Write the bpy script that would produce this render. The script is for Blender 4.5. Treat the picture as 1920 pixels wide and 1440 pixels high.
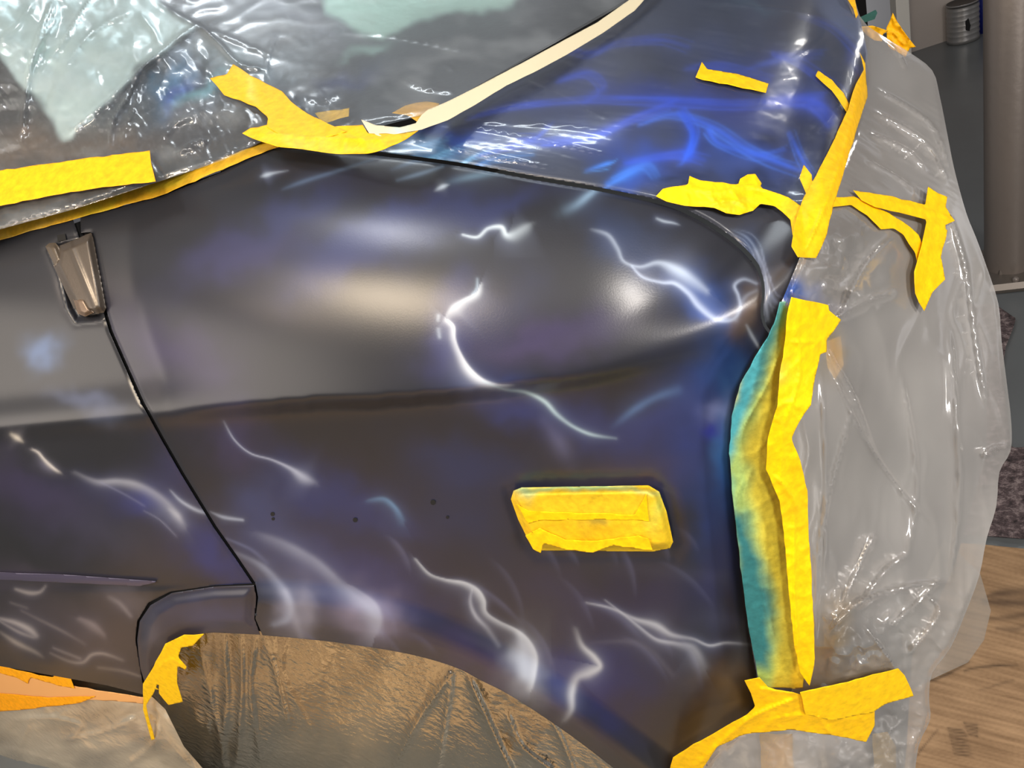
import bpy, math, random
import numpy as np
from mathutils import Matrix, Vector

# ------------------------------------------------------------------ scene, camera, world, lights, exposure
sc = bpy.context.scene
for o in list(bpy.data.objects): bpy.data.objects.remove(o)
COL = sc.collection
rng = np.random.RandomState(7)
random.seed(7)

F = 1450.0
EYE = np.array([0.0, 0.0, 2.1])
_a = np.array([-2995, 258, 1450.]); _a /= np.linalg.norm(_a)
_b = np.array([1004, 2310, 1450.]); _b -= _a * _a.dot(_b); _b /= np.linalg.norm(_b)
AX = -_a; AZ = -_b; AY = np.cross(AZ, AX)          # world axes seen in lens coordinates (right, down, forward)
cam_d = bpy.data.cameras.new('camera'); cam = bpy.data.objects.new('camera', cam_d); COL.objects.link(cam)
R = np.array([AX, AY, AZ])                         # lens -> world
M = Matrix.Identity(4)
for i in range(3):
    M[i][0] = R[i][0]; M[i][1] = -R[i][1]; M[i][2] = -R[i][2]; M[i][3] = EYE[i]
cam.matrix_world = M
cam_d.sensor_width = 36.0; cam_d.lens = 36.0 * F / 1920.0; cam_d.clip_start = 0.02
sc.camera = cam

sc.view_settings.view_transform = 'Standard'; sc.view_settings.look = 'None'
sc.view_settings.gamma = 1.0; sc.view_settings.use_curve_mapping = False
sc.view_settings.exposure = 0.0

w = bpy.data.worlds.new('room_light'); sc.world = w; w.use_nodes = True
nt = w.node_tree; bg = nt.nodes['Background']          # unseen workshop as noise: bright and dark patches made up for film reflections
tc = nt.nodes.new('ShaderNodeTexCoord'); nz = nt.nodes.new('ShaderNodeTexNoise'); nz.inputs['Scale'].default_value = 2.6; nz.inputs['Detail'].default_value = 2.5
rp = nt.nodes.new('ShaderNodeValToRGB'); rp.color_ramp.elements[0].position = .38; rp.color_ramp.elements[0].color = (.05, .05, .055, 1)
rp.color_ramp.elements[1].position = .66; rp.color_ramp.elements[1].color = (.80, .80, .84, 1)
e_ = rp.color_ramp.elements.new(.54); e_.color = (.22, .215, .22, 1)
nt.links.new(tc.outputs['Generated'], nz.inputs['Vector']); nt.links.new(nz.outputs['Fac'], rp.inputs[0]); nt.links.new(rp.outputs[0], bg.inputs[0])
bg.inputs[1].default_value = 0.9

def lamp(name, loc, target, size, power, color, sizey=None):
    d = bpy.data.lights.new(name, 'AREA'); d.energy = power; d.color = color
    d.shape = 'RECTANGLE' if sizey else 'DISK'; d.size = size
    if sizey: d.size_y = sizey
    o = bpy.data.objects.new(name, d); COL.objects.link(o); o.location = loc
    v = Vector(target) - Vector(loc); o.rotation_euler = v.to_track_quat('-Z', 'Y').to_euler()
    return o
lamp('lamp_behind_photographer', (0.69, -0.82, 3.21), (-0.24, 0.75, 1.66), 0.26, 50, (1.0, 0.93, 0.86))
lamp('warm_lamp_left', (-2.5, -0.8, 2.75), (-0.7, 0.74, 1.7), 0.45, 5, (1.0, 0.80, 0.66))
lamp('ceiling_spot', (-1.05, 0.57, 2.96), (-0.53, 0.8, 1.8), 0.14, 5.0, (0.95, 0.96, 1.0))
lamp('ceiling_panel', (-1.3, -0.9, 4.6), (-0.6, 0.8, 1.4), 4.0, 30, (1.0, 0.94, 0.88), 2.4)
lamp('ceiling_tube_cool', (-1.2, 2.9, 3.9), (-0.5, 0.9, 1.7), 1.6, 22, (0.86, 0.94, 1.0), 0.12)
lamp('lamp_far_side', (0.78, 3.8, 2.15), (-0.1, 1.3, 1.7), 0.14, 1.8, (1.0, 0.96, 0.9))
lamp('added_fill_right', (2.3, -0.7, 2.9), (0.2, 0.9, 1.2), 0.5, 62, (1.0, 0.95, 0.9))  # added fill, no known source: brightens front film and right-hand tapes
lamp('added_warm_fill_left', (-3.6, -1.2, 1.75), (-0.7, 0.74, 1.6), 1.8, 26, (1.0, 0.89, 0.78), 1.5)  # added warm area light out of view, for the sheen above the crease
lamp('added_fill_low_right', (1.7, -0.5, 1.3), (0.3, 0.8, 0.7), 0.22, 13, (1.0, 0.95, 0.9))  # added for glints on the low crumpled film and brighter tape
lamp('added_plywood_fill', (-1.5, -0.6, 2.9), (-1.4, 0.3, 0.0), 0.8, 50, (1.0, 0.82, 0.60))  # added warm light, makes the unseen plywood bright enough to reflect

# ------------------------------------------------------------------ maths helpers
def rays(px, py):
    v = np.stack([np.asarray(px, float) - 960, np.asarray(py, float) - 720, np.full(np.shape(px), F)], -1)
    return v @ R.T
def world(px, py, Y, toward=0.0):
    r = rays(px, py); r = r / r[..., 1:2]
    L = np.linalg.norm(r, axis=-1, keepdims=True)
    Y = np.asarray(Y, float)[..., None]; tw = np.broadcast_to(np.asarray(toward, float), Y.shape[:-1])[..., None]
    return EYE + r * (Y - tw / L)
def smax(a, b, k):
    h = np.maximum(k - np.abs(a - b), 0) / k
    return np.maximum(a, b) + h * h * k * 0.25
def smin(a, b, k): return -smax(-a, -b, k)
def sstep(a, b, x):
    t = np.clip((x - a) / (b - a), 0, 1); return t * t * (3 - 2 * t)

_perm = rng.permutation(4096); _g = rng.rand(4096) * 2 * np.pi
_gx, _gy = np.cos(_g), np.sin(_g)
def noise(x, y, seed=0):
    x = np.asarray(x, float); y = np.asarray(y, float)
    xi = np.floor(x).astype(int); yi = np.floor(y).astype(int); xf = x - xi; yf = y - yi
    def g(i, j):
        h = _perm[(_perm[(xi + i + seed * 131) & 4095] + yi + j) & 4095]
        return _gx[h] * (xf - i) + _gy[h] * (yf - j)
    u = xf ** 3 * (xf * (xf * 6 - 15) + 10); v = yf ** 3 * (yf * (yf * 6 - 15) + 10)
    a = g(0, 0) * (1 - u) + g(1, 0) * u; b = g(0, 1) * (1 - u) + g(1, 1) * u
    return (a * (1 - v) + b * v) * 1.5
def fbm(x, y, n=4, seed=0):
    s = 0; a = 1; 
    for i in range(n): s = s + a * noise(x, y, seed + i); x = x * 2.03 + 5.1; y = y * 2.03 + 3.7; a *= .5
    return s
def ridge(x, y, seed=0): return 1 - np.abs(noise(x, y, seed)) * 2
def rot(px, py, deg):
    c, s = math.cos(math.radians(deg)), math.sin(math.radians(deg)); return px * c + py * s, -px * s + py * c
def facets(x, y, seed=0, k=3):
    """crumpled sheet: flat triangular facets that meet in sharp folds (heights 0..1 on a warped lattice)"""
    x0, y0 = x, y
    x = x0 + .42 * noise(x0 * .9, y0 * .9, seed + 40) * 2; y = y0 + .42 * noise(x0 * .9 + 7, y0 * .9, seed + 41) * 2
    xi = np.floor(x).astype(int); yi = np.floor(y).astype(int); u = x - xi; v = y - yi
    def hv(i, j): return _g[_perm[(_perm[(xi + i + seed * 17) & 4095] + yi + j) & 4095]] / (2 * np.pi)
    a, b, c, d = hv(0, 0), hv(1, 0), hv(0, 1), hv(1, 1)
    fl = (_perm[(_perm[(xi + seed * 5) & 4095] + yi) & 4095] & 1) == 0
    r1 = np.where(u > v, a + (b - a) * u + (d - b) * v, a + (d - c) * u + (c - a) * v)
    r2 = np.where(u + v < 1, a + (b - a) * u + (c - a) * v, d + (c - d) * (1 - u) + (b - d) * (1 - v))
    return np.where(fl, r1, r2)

class TPS:
    def __init__(s, pts):
        p = np.array(pts, float); s.xy = p[:, :2] / 1000; n = len(p)
        K = s.phi(np.linalg.norm(s.xy[:, None] - s.xy[None], axis=2)); P = np.c_[np.ones(n), s.xy]
        A = np.zeros((n + 3, n + 3)); A[:n, :n] = K; A[:n, n:] = P; A[n:, :n] = P.T
        s.w = np.linalg.solve(A, np.r_[p[:, 2], 0, 0, 0])
    def phi(s, r): return np.where(r > 1e-9, r * r * np.log(np.maximum(r, 1e-9)), 0)
    def __call__(s, px, py):
        q = np.stack([np.asarray(px, float), np.asarray(py, float)], -1) / 1000; n = len(s.xy)
        out = s.w[n] + q[..., 0] * s.w[n + 1] + q[..., 1] * s.w[n + 2]
        for i in range(n): out = out + s.w[i] * s.phi(np.hypot(q[..., 0] - s.xy[i, 0], q[..., 1] - s.xy[i, 1]))
        return out

def crom(pts, n=12, closed=False):
    p = np.array(pts, float); N = len(p); out = []
    rngk = range(N) if closed else range(N - 1)
    for i in rngk:
        if closed: a, b, c, d = p[(i - 1) % N], p[i], p[(i + 1) % N], p[(i + 2) % N]
        else: a, b, c, d = p[max(i - 1, 0)], p[i], p[i + 1], p[min(i + 2, N - 1)]
        for k in range(n):
            t = k / n
            out.append(.5 * (2 * b + (c - a) * t + (2 * a - 5 * b + 4 * c - d) * t * t + (3 * b - a - 3 * c + d) * t ** 3))
    if not closed: out.append(p[-1])
    return np.array(out)

def inside(px, py, poly):
    x0, y0 = poly[:, 0], poly[:, 1]; x1, y1 = np.roll(x0, -1), np.roll(y0, -1); r = np.zeros(np.shape(px), bool)
    for a, b, c, d in zip(x0, y0, x1, y1):
        if b == d: continue
        r ^= ((b > py) != (d > py)) & (px < (c - a) * (py - b) / (d - b) + a)
    return r
def nearest(px, py, line, closed=True):
    p = np.array(line, float); q = np.roll(p, -1, 0) if closed else p[1:]
    if not closed: p = p[:-1]
    bd = np.full(np.shape(px), 1e18); bx = np.zeros(np.shape(px)); by = np.zeros(np.shape(px)); sd = np.zeros(np.shape(px)); bt = np.zeros(np.shape(px))
    for i, (a, b) in enumerate(zip(p, q)):
        e = b - a; l2 = e.dot(e) + 1e-12
        t = np.clip(((px - a[0]) * e[0] + (py - a[1]) * e[1]) / l2, 0, 1)
        x = a[0] + t * e[0]; y = a[1] + t * e[1]; d = (px - x) ** 2 + (py - y) ** 2
        m = d < bd; bd = np.where(m, d, bd); bx = np.where(m, x, bx); by = np.where(m, y, by); bt = np.where(m, i + t, bt)
        s = e[0] * (py - a[1]) - e[1] * (px - a[0]); sd = np.where(m, s, sd)
    return np.sqrt(bd), bx, by, np.sign(sd), bt

def lin(c):
    c = np.array(c, float) / 255.; return np.where(c <= .04045, c / 12.92, ((c + .055) / 1.055) ** 2.4)

def paint_eval(px, py, base, blotches=(), strokes=()):
    n = len(px); col = np.tile(lin(base), (n, 1)) if not callable(base) else base(px, py)
    wx = 22 * fbm(px / 90, py / 90, 3, 11); wy = 22 * fbm(px / 90, py / 90, 3, 29)
    for bl in blotches:
        if len(bl) == 4:                           # soft-edged area: (outline, fade, colour, strength)
            ol = np.array(bl[0], float); x2 = px + wx * .5; y2 = py + wy * .5; d = nearest(x2, y2, ol)[0]; d = np.where(inside(x2, y2, ol), d, -d)
            g = (bl[3] * sstep(-bl[1], bl[1], d))[:, None]; col = col * (1 - g) + lin(bl[2]) * g; continue
        cx, cy, rx, ry, ang, c, a = bl
        u, v = rot(px + wx - cx, py + wy - cy, ang)
        g = a * np.exp(-((u / rx) ** 2 + (v / ry) ** 2)); g = np.clip(g, 0, 1)[:, None]
        col = col * (1 - g) + lin(c) * g
    for st in strokes:
        pts, c, wl, wr = st[:4]                    # pts: (x, y, width, strength); wl / wr scale the fade to either side
        q = crom(pts, 10); pad = 3.2 * q[:, 2].max() * max(wl, wr, 1)
        m = np.where((px > q[:, 0].min() - pad) & (px < q[:, 0].max() + pad) & (py > q[:, 1].min() - pad) & (py < q[:, 1].max() + pad))[0]
        if not len(m): continue
        d, _, _, s, t = nearest(px[m], py[m], q[:, :2], False)
        ti = np.clip(t, 0, len(q) - 1.001); i0 = ti.astype(int); fr = ti - i0
        wv = q[i0, 2] * (1 - fr) + q[np.minimum(i0 + 1, len(q) - 1), 2] * fr; av = q[i0, 3] * (1 - fr) + q[np.minimum(i0 + 1, len(q) - 1), 3] * fr
        wv = np.maximum(wv, 1.3) * np.where(s > 0, wr, wl)
        wisp = .95 + .35 * noise(px[m] / 60, py[m] / 60, 5)
        g = np.clip(.68 * av * wisp * (.75 * np.exp(-(d / np.maximum(wv, 1.2)) ** 2) + .25 * np.exp(-d / np.maximum(wv * 1.6, 1.6))), 0, 1)[:, None]
        col[m] = col[m] * (1 - g) + lin(c) * g
    return col

# ------------------------------------------------------------------ mesh helpers
def mesh_obj(name, V, Fq, mat, parent=None, col=None, smooth=True, uv=None):
    me = bpy.data.meshes.new(name)
    V = np.asarray(V, np.float32); Fq = np.asarray(Fq, np.int32)
    me.vertices.add(len(V)); me.vertices.foreach_set('co', V.ravel())
    k = Fq.shape[1]
    me.loops.add(Fq.size); me.loops.foreach_set('vertex_index', Fq.ravel())
    me.polygons.add(len(Fq)); me.polygons.foreach_set('loop_start', np.arange(0, Fq.size, k, dtype=np.int32))
    try: me.polygons.foreach_set('loop_total', np.full(len(Fq), k, np.int32))
    except Exception: pass
    me.update(calc_edges=True); me.validate()
    me.polygons.foreach_set('use_smooth', np.full(len(me.polygons), smooth))
    if col is not None:
        at = me.color_attributes.new('paint', 'FLOAT_COLOR', 'POINT')
        c4 = np.ones((len(V), 4), np.float32); c4[:, :3] = col; at.data.foreach_set('color', c4.ravel())
    me.materials.append(mat)
    o = bpy.data.objects.new(name, me); COL.objects.link(o)
    if parent is not None: o.parent = parent
    return o

def patch(name, poly, depth, mat, parent=None, step=4., off=0., relief=None, skirt=0., base=(200, 200, 200), blotches=(), strokes=(),
          smooth=True, curve=False, lip=0., lipw=4., haze=None, thick=0.):
    """sheet of real geometry: an outlined region laid on the surface `depth`, raised by off + relief metres"""
    P = crom(poly, 6, True) if curve else np.array(poly, float)
    x0, y0 = P.min(0) - step; x1, y1 = P.max(0) + step
    nx = max(2, int((x1 - x0) / step) + 1); ny = max(2, int((y1 - y0) / step) + 1)
    gx, gy = np.meshgrid(x0 + np.arange(nx + 1) * step, y0 + np.arange(ny + 1) * step)
    ins = inside(gx, gy, P)
    cell = ins[:-1, :-1] | ins[1:, :-1] | ins[:-1, 1:] | ins[1:, 1:]
    idx = np.arange(gx.size).reshape(gx.shape)
    q = np.stack([idx[:-1, :-1][cell], idx[1:, :-1][cell], idx[1:, 1:][cell], idx[:-1, 1:][cell]], 1)
    used = np.unique(q); re = np.full(gx.size, -1); re[used] = np.arange(len(used)); q = re[q]
    px = gx.ravel()[used].copy(); py = gy.ravel()[used].copy(); inn = ins.ravel()[used]
    o = ~inn
    if o.any():
        _, bx, by, _, _ = nearest(px[o], py[o], P); px[o] = bx; py[o] = by
    dd = np.zeros(len(px))
    if relief is not None or lip:
        dd = nearest(px, py, P)[0]
    Y = depth(px, py); tw = off + (relief(px, py, dd) if relief is not None else 0)
    if lip: tw = tw - lip * np.exp(-(dd / lipw) ** 2)
    V = world(px, py, Y, tw)
    col = paint_eval(px, py, base, blotches, strokes)
    # drop slivers
    if skirt:
        e = np.concatenate([q[:, [0, 1]], q[:, [1, 2]], q[:, [2, 3]], q[:, [3, 0]]]); key = np.sort(e, 1); k = key[:, 0].astype(np.int64) * len(V) + key[:, 1]
        u, fi, ct = np.unique(k, return_index=True, return_counts=True); be = e[fi[ct == 1]]
        bv = np.unique(be); m = {v: len(V) + i for i, v in enumerate(bv)}
        V2 = V[bv] + (V[bv] - EYE) / np.linalg.norm(V[bv] - EYE, axis=1, keepdims=True) * skirt
        mp = np.zeros(len(V), int); mp[bv] = len(V) + np.arange(len(bv))
        sq = np.stack([be[:, 1], be[:, 0], mp[be[:, 0]], mp[be[:, 1]]], 1)
        V = np.concatenate([V, V2]); q = np.concatenate([q, sq]); col = np.concatenate([col, col[bv]])
    o = mesh_obj(name, V, q, mat, parent, col, smooth)
    if haze is not None:
        hv = (haze(px, py) if callable(haze) else np.full(len(px), float(haze))).astype(np.float32)
        if len(hv) < len(V): hv = np.r_[hv, np.full(len(V) - len(hv), hv.mean(), np.float32)]
        at = o.data.attributes.new('haze', 'FLOAT', 'POINT'); at.data.foreach_set('value', hv)
    if thick:
        md = o.modifiers.new('thickness', 'SOLIDIFY'); md.thickness = thick; md.offset = 0
    return o

def empty(name, loc, label=None, cat=None, group=None):
    o = bpy.data.objects.new(name, None); COL.objects.link(o); o.location = loc; o.empty_display_size = .1
    if label: o['label'] = label; o['category'] = cat
    if group: o['group'] = group
    return o
def tag(o, label, cat, group=None):
    o['label'] = label; o['category'] = cat
    if group: o['group'] = group
    return o

# ------------------------------------------------------------------ materials
def newmat(name):
    m = bpy.data.materials.new(name); m.use_nodes = True; nt = m.node_tree
    return m, nt, nt.nodes['Principled BSDF'], nt.nodes['Material Output']
def node(nt, t, **kw):
    n = nt.nodes.new(t)
    for k, v in kw.items():
        if k in n.inputs.keys(): n.inputs[k].default_value = v
        else: setattr(n, k, v)
    return n
def bump(nt, scale, strength, dist, detail=4, tex='ShaderNodeTexNoise', prev=None, stretch=None, rotz=None):
    tc = node(nt, 'ShaderNodeTexCoord'); t = node(nt, tex); t.inputs['Scale'].default_value = scale
    src = tc.outputs['Object']
    if stretch:
        mp = node(nt, 'ShaderNodeMapping'); mp.inputs['Scale'].default_value = stretch
        if rotz: mp.inputs['Rotation'].default_value = rotz
        nt.links.new(src, mp.inputs['Vector']); src = mp.outputs['Vector']
    nt.links.new(src, t.inputs['Vector'])
    if 'Detail' in t.inputs.keys(): t.inputs['Detail'].default_value = detail
    b = node(nt, 'ShaderNodeBump'); b.inputs['Strength'].default_value = strength; b.inputs['Distance'].default_value = dist
    nt.links.new(t.outputs[0], b.inputs['Height'])
    if prev: nt.links.new(prev.outputs[0], b.inputs['Normal'])
    return b
def paint_mat(name, rough, metallic=0., spec=.5, bumps=(), coat=0., sheen=0.):
    m, nt, p, out = newmat(name)
    a = node(nt, 'ShaderNodeAttribute'); a.attribute_name = 'paint'
    nt.links.new(a.outputs['Color'], p.inputs['Base Color'])
    p.inputs['Roughness'].default_value = rough; p.inputs['Metallic'].default_value = metallic; p.inputs['Specular IOR Level'].default_value = spec
    p.inputs['Coat Weight'].default_value = coat
    pr = None
    for b in bumps: pr = bump(nt, *b, prev=pr)
    if pr: nt.links.new(pr.outputs[0], p.inputs['Normal'])
    return m
def mottle(m, scale, lo, hi):
    nt = m.node_tree; p = nt.nodes['Principled BSDF']; src = p.inputs['Base Color'].links[0].from_socket
    tc = node(nt, 'ShaderNodeTexCoord'); n = node(nt, 'ShaderNodeTexNoise'); n.inputs['Scale'].default_value = scale; n.inputs['Detail'].default_value = 6; n.inputs['Roughness'].default_value = .7
    nt.links.new(tc.outputs['Object'], n.inputs['Vector']); r = node(nt, 'ShaderNodeMapRange'); r.inputs['From Min'].default_value = .35; r.inputs['From Max'].default_value = .65; r.inputs['To Min'].default_value = lo; r.inputs['To Max'].default_value = hi
    nt.links.new(n.outputs[0], r.inputs['Value']); mx = node(nt, 'ShaderNodeVectorMath', operation='SCALE'); nt.links.new(src, mx.inputs[0]); nt.links.new(r.outputs[0], mx.inputs['Scale']); nt.links.new(mx.outputs[0], p.inputs['Base Color'])
def film_mat(name, gloss, rough, tint=(.97, .98, 1.), bumps=(), glcol=(1, 1, 1), edge=.5):
    """thin clear polythene: mostly passes light straight through, reflects at its creases, a little milky"""
    m, nt, p, out = newmat(name); nt.nodes.remove(p)
    at = node(nt, 'ShaderNodeAttribute'); at.attribute_name = 'paint'; hz = node(nt, 'ShaderNodeAttribute'); hz.attribute_name = 'haze'
    tr = node(nt, 'ShaderNodeBsdfTransparent'); tr.inputs[0].default_value = (*tint, 1)
    df = node(nt, 'ShaderNodeBsdfDiffuse'); tl = node(nt, 'ShaderNodeBsdfTranslucent')
    nt.links.new(at.outputs['Color'], df.inputs[0]); nt.links.new(at.outputs['Color'], tl.inputs[0])
    gl = node(nt, 'ShaderNodeBsdfGlossy'); gl.inputs[0].default_value = (*glcol, 1); gl.inputs['Roughness'].default_value = rough
    mh = node(nt, 'ShaderNodeMixShader'); mh.inputs[0].default_value = .35; nt.links.new(df.outputs[0], mh.inputs[1]); nt.links.new(tl.outputs[0], mh.inputs[2])
    m1 = node(nt, 'ShaderNodeMixShader'); nt.links.new(hz.outputs['Fac'], m1.inputs[0]); nt.links.new(tr.outputs[0], m1.inputs[1]); nt.links.new(mh.outputs[0], m1.inputs[2])
    fr = node(nt, 'ShaderNodeLayerWeight'); fr.inputs['Blend'].default_value = .35
    mm = node(nt, 'ShaderNodeMath', operation='MULTIPLY_ADD'); mm.inputs[1].default_value = edge; mm.inputs[2].default_value = gloss; mm.use_clamp = True
    nt.links.new(fr.outputs['Fresnel'], mm.inputs[0])
    m2 = node(nt, 'ShaderNodeMixShader'); nt.links.new(mm.outputs[0], m2.inputs[0]); nt.links.new(m1.outputs[0], m2.inputs[1]); nt.links.new(gl.outputs[0], m2.inputs[2])
    pr = None
    for b in bumps: pr = bump(nt, *b[:3], **b[3], prev=pr)
    if pr:
        for n in (df, gl, fr): nt.links.new(pr.outputs[0], n.inputs['Normal'])
    nt.links.new(m2.outputs[0], out.inputs['Surface'])
    return m
def plain(name, c, rough=.5, metallic=0., bumps=()):
    m, nt, p, out = newmat(name); p.inputs['Base Color'].default_value = (*lin(c), 1); p.inputs['Roughness'].default_value = rough; p.inputs['Metallic'].default_value = metallic
    pr = None
    for b in bumps: pr = bump(nt, *b, prev=pr)
    if pr: nt.links.new(pr.outputs[0], p.inputs['Normal'])
    return m

MP = paint_mat('satin_airbrushed_paint', .32, 0., .5, bumps=[(420, .10, .0006, 2)])
MPH = paint_mat('hood_airbrushed_paint', .3, 0., .5, bumps=[(420, .10, .0006, 2)])
MT = paint_mat('yellow_masking_tape', .55, 0., .22, bumps=[(900, .35, .0004, 3), (60, .5, .0015, 5)])
MW = paint_mat('cream_masking_tape', .7, 0., .3, bumps=[(900, .3, .0004, 3)])
mottle(MT, 70, .82, 1.1)
MK = plain('dark_gap', (8, 8, 9), .9)
MH = paint_mat('hinge_metal_paint', .33, .35, .6, bumps=[(250, .25, .0008, 3)])
MWind = paint_mat('windshield_with_painted_reflection', .35, .45, .5, bumps=[(60, .25, .002, 4)])
FT = film_mat('windshield_film', .05, .2, edge=.4, bumps=[(60, .10, .0015, {'detail': 2})])
FH = film_mat('hood_film', .03, .15, tint=(.96, .98, 1.), edge=.3, bumps=[(40, .08, .002, {'detail': 2})])
FF = film_mat('front_film', .14, .14, bumps=[(50, .12, .002, {'detail': 3})])
FA = film_mat('arch_film', .5, .12, glcol=(1, .93, .80), bumps=[(45, .5, .006, {'detail': 3})])
FS = film_mat('sill_film', .28, .15, glcol=(1, .92, .8), bumps=[(45, .4, .005, {'detail': 3})])
# ------------------------------------------------------------------ the car body as one solid shape (metres, relative to the lens height)
def G(X, Y, Z):
    zc = -.497 + .045 * np.clip((X + .38) / .22, 0, 1.5) ** 2
    zt = -.235 - .17 * (X + .6) - .35 * np.maximum(X + .33, 0) ** 2 + .04 * np.clip(Y - .8, 0, 1.)
    xf = -.045 + .10 * np.clip(Y - .8, 0, .8) + .17 * np.minimum(Z + .45, 0)
    b1 = smax((.69 + .24 * np.clip(X + .55, -.5, 1) ** 2 + .30 * np.clip(X + .42, 0, .4) ** 2 + .30 * np.maximum(Z - zc, -.05) - Y) * .96, (Z - zt) * 1., .24)
    b1 = smax(b1, (X - xf) * .98, .26)
    b1 = smax(b1, zc - Z, .02)
    b2 = smax(.740 - Y - .05 * np.clip(Z + .5, -.6, 0), X - xf + .0, .2)
    b2 = smax(b2, Z - zc + .0, .05)
    return smin(b1, b2, .06)
def d_body0(px, py):
    px = np.asarray(px, float); py = np.asarray(py, float)
    r = rays(px, py); r = r / r[..., 1:2]
    ys = np.linspace(.5, 2.6, 75); best = np.full(px.shape, 9.); by = np.full(px.shape, 1.); hit = np.zeros(px.shape, bool); lo = np.full(px.shape, .5); hi = np.full(px.shape, .5)
    for i, y in enumerate(ys):
        g = G(r[..., 0] * y, y, r[..., 2] * y)
        m = (g < best) & ~hit; best = np.where(m, g, best); by = np.where(m, y, by)
        h = (g < 0) & ~hit; hi = np.where(h, y, hi); lo = np.where(h, ys[max(i - 1, 0)], lo); hit |= h
    for _ in range(22):
        mid = (lo + hi) / 2; g = G(r[..., 0] * mid, mid, r[..., 2] * mid)
        hi = np.where(g < 0, mid, hi); lo = np.where(g < 0, lo, mid)
    return np.where(hit, hi, by)
# tabulate it once, smooth a little, and read it back between samples
_gs = 5.; _X = np.arange(-420, 2000, _gs); _Y = np.arange(-150, 1700, _gs); _MX, _MY = np.meshgrid(_X, _Y); 
_D = d_body0(_MX, _MY)
def _blur(A, n):
    for _ in range(n):
        B = np.pad(A, 1, mode='edge'); A = (B[:-2, 1:-1] + B[2:, 1:-1] + B[1:-1, :-2] + B[1:-1, 2:] + 2 * B[1:-1, 1:-1]) / 6
    return A
_D = _blur(_D, 6)
def _cub(t): return np.stack([(1 - t) ** 3, 3 * t ** 3 - 6 * t * t + 4, -3 * t ** 3 + 3 * t * t + 3 * t + 1, t ** 3], 0) / 6
def d_body(px, py):
    u = (np.asarray(px, float) - _X[0]) / _gs; v = (np.asarray(py, float) - _Y[0]) / _gs
    u = np.clip(u, 1, _D.shape[1] - 3.01); v = np.clip(v, 1, _D.shape[0] - 3.01); i = u.astype(int); j = v.astype(int); wu = _cub(u - i); wv = _cub(v - j); s = 0
    for a in range(4):
        for b in range(4): s = s + wu[a] * wv[b] * _D[j + b - 1, i + a - 1]
    return s

# outlines on the car
TOPL = [(-140, 520), (-60, 462), (0, 447), (136, 409)]
GAP = [(136, 409), (150, 450), (196, 592), (205, 622), (235, 690), (265, 757), (276, 776), (300, 820), (340, 890), (400, 988), (440, 1045), (473, 1094)]
SEAM = crom([(505, 277), (600, 283), (690, 290), (850, 310), (1000, 337), (1120, 358), (1240, 384), (1300, 408), (1350, 438), (1392, 472), (1420, 508), (1429, 545), (1426, 585), (1432, 612), (1446, 630)], 8).tolist()
FRONT = crom([(1446, 630), (1420, 665), (1390, 720), (1375, 780), (1370, 850), (1376, 920), (1388, 1020), (1396, 1100), (1408, 1200), (1420, 1270), (1426, 1310), (1412, 1345)], 6).tolist()
ARCHF = crom([(1412, 1345), (1340, 1400), (1262, 1450), (1200, 1480)], 4).tolist()
ARCHL = crom([(1200, 1480), (1150, 1440), (1060, 1372), (960, 1306), (900, 1275), (850, 1250), (760, 1225), (640, 1206), (560, 1197), (492, 1191)], 8).tolist()
FLU = crom([(482, 1094), (600, 1100), (720, 1124), (850, 1168), (960, 1222), (1060, 1284), (1150, 1345), (1250, 1420), (1300, 1460)], 8)
FLL = np.array(ARCHL[::-1])
def flare(px, py):
    d, _, _, s, _ = nearest(px, py, FLU, False); d = d * s
    e = nearest(px, py, FLL, False)[0]
    h = .045 * sstep(-14, 42, d) * (1 - .35 * sstep(30, 0, e))
    return h
def fender_relief(px, py, dd):
    h = np.where(py > 1060, flare(px, py), 0)
    # lamp recess: the wing is pressed in a little around the side lamp
    d = nearest(px, py, np.array([(955, 920), (975, 905), (1225, 903), (1252, 925), (1275, 1020), (1262, 1040), (1010, 1038), (985, 1010)], float))[0]
    ins = inside(px, py, np.array([(955, 920), (975, 905), (1225, 903), (1252, 925), (1275, 1020), (1262, 1040), (1010, 1038), (985, 1010)], float))
    h = h - .006 * np.where(ins, 1, np.exp(-(d / 14) ** 2))
    return h

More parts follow.
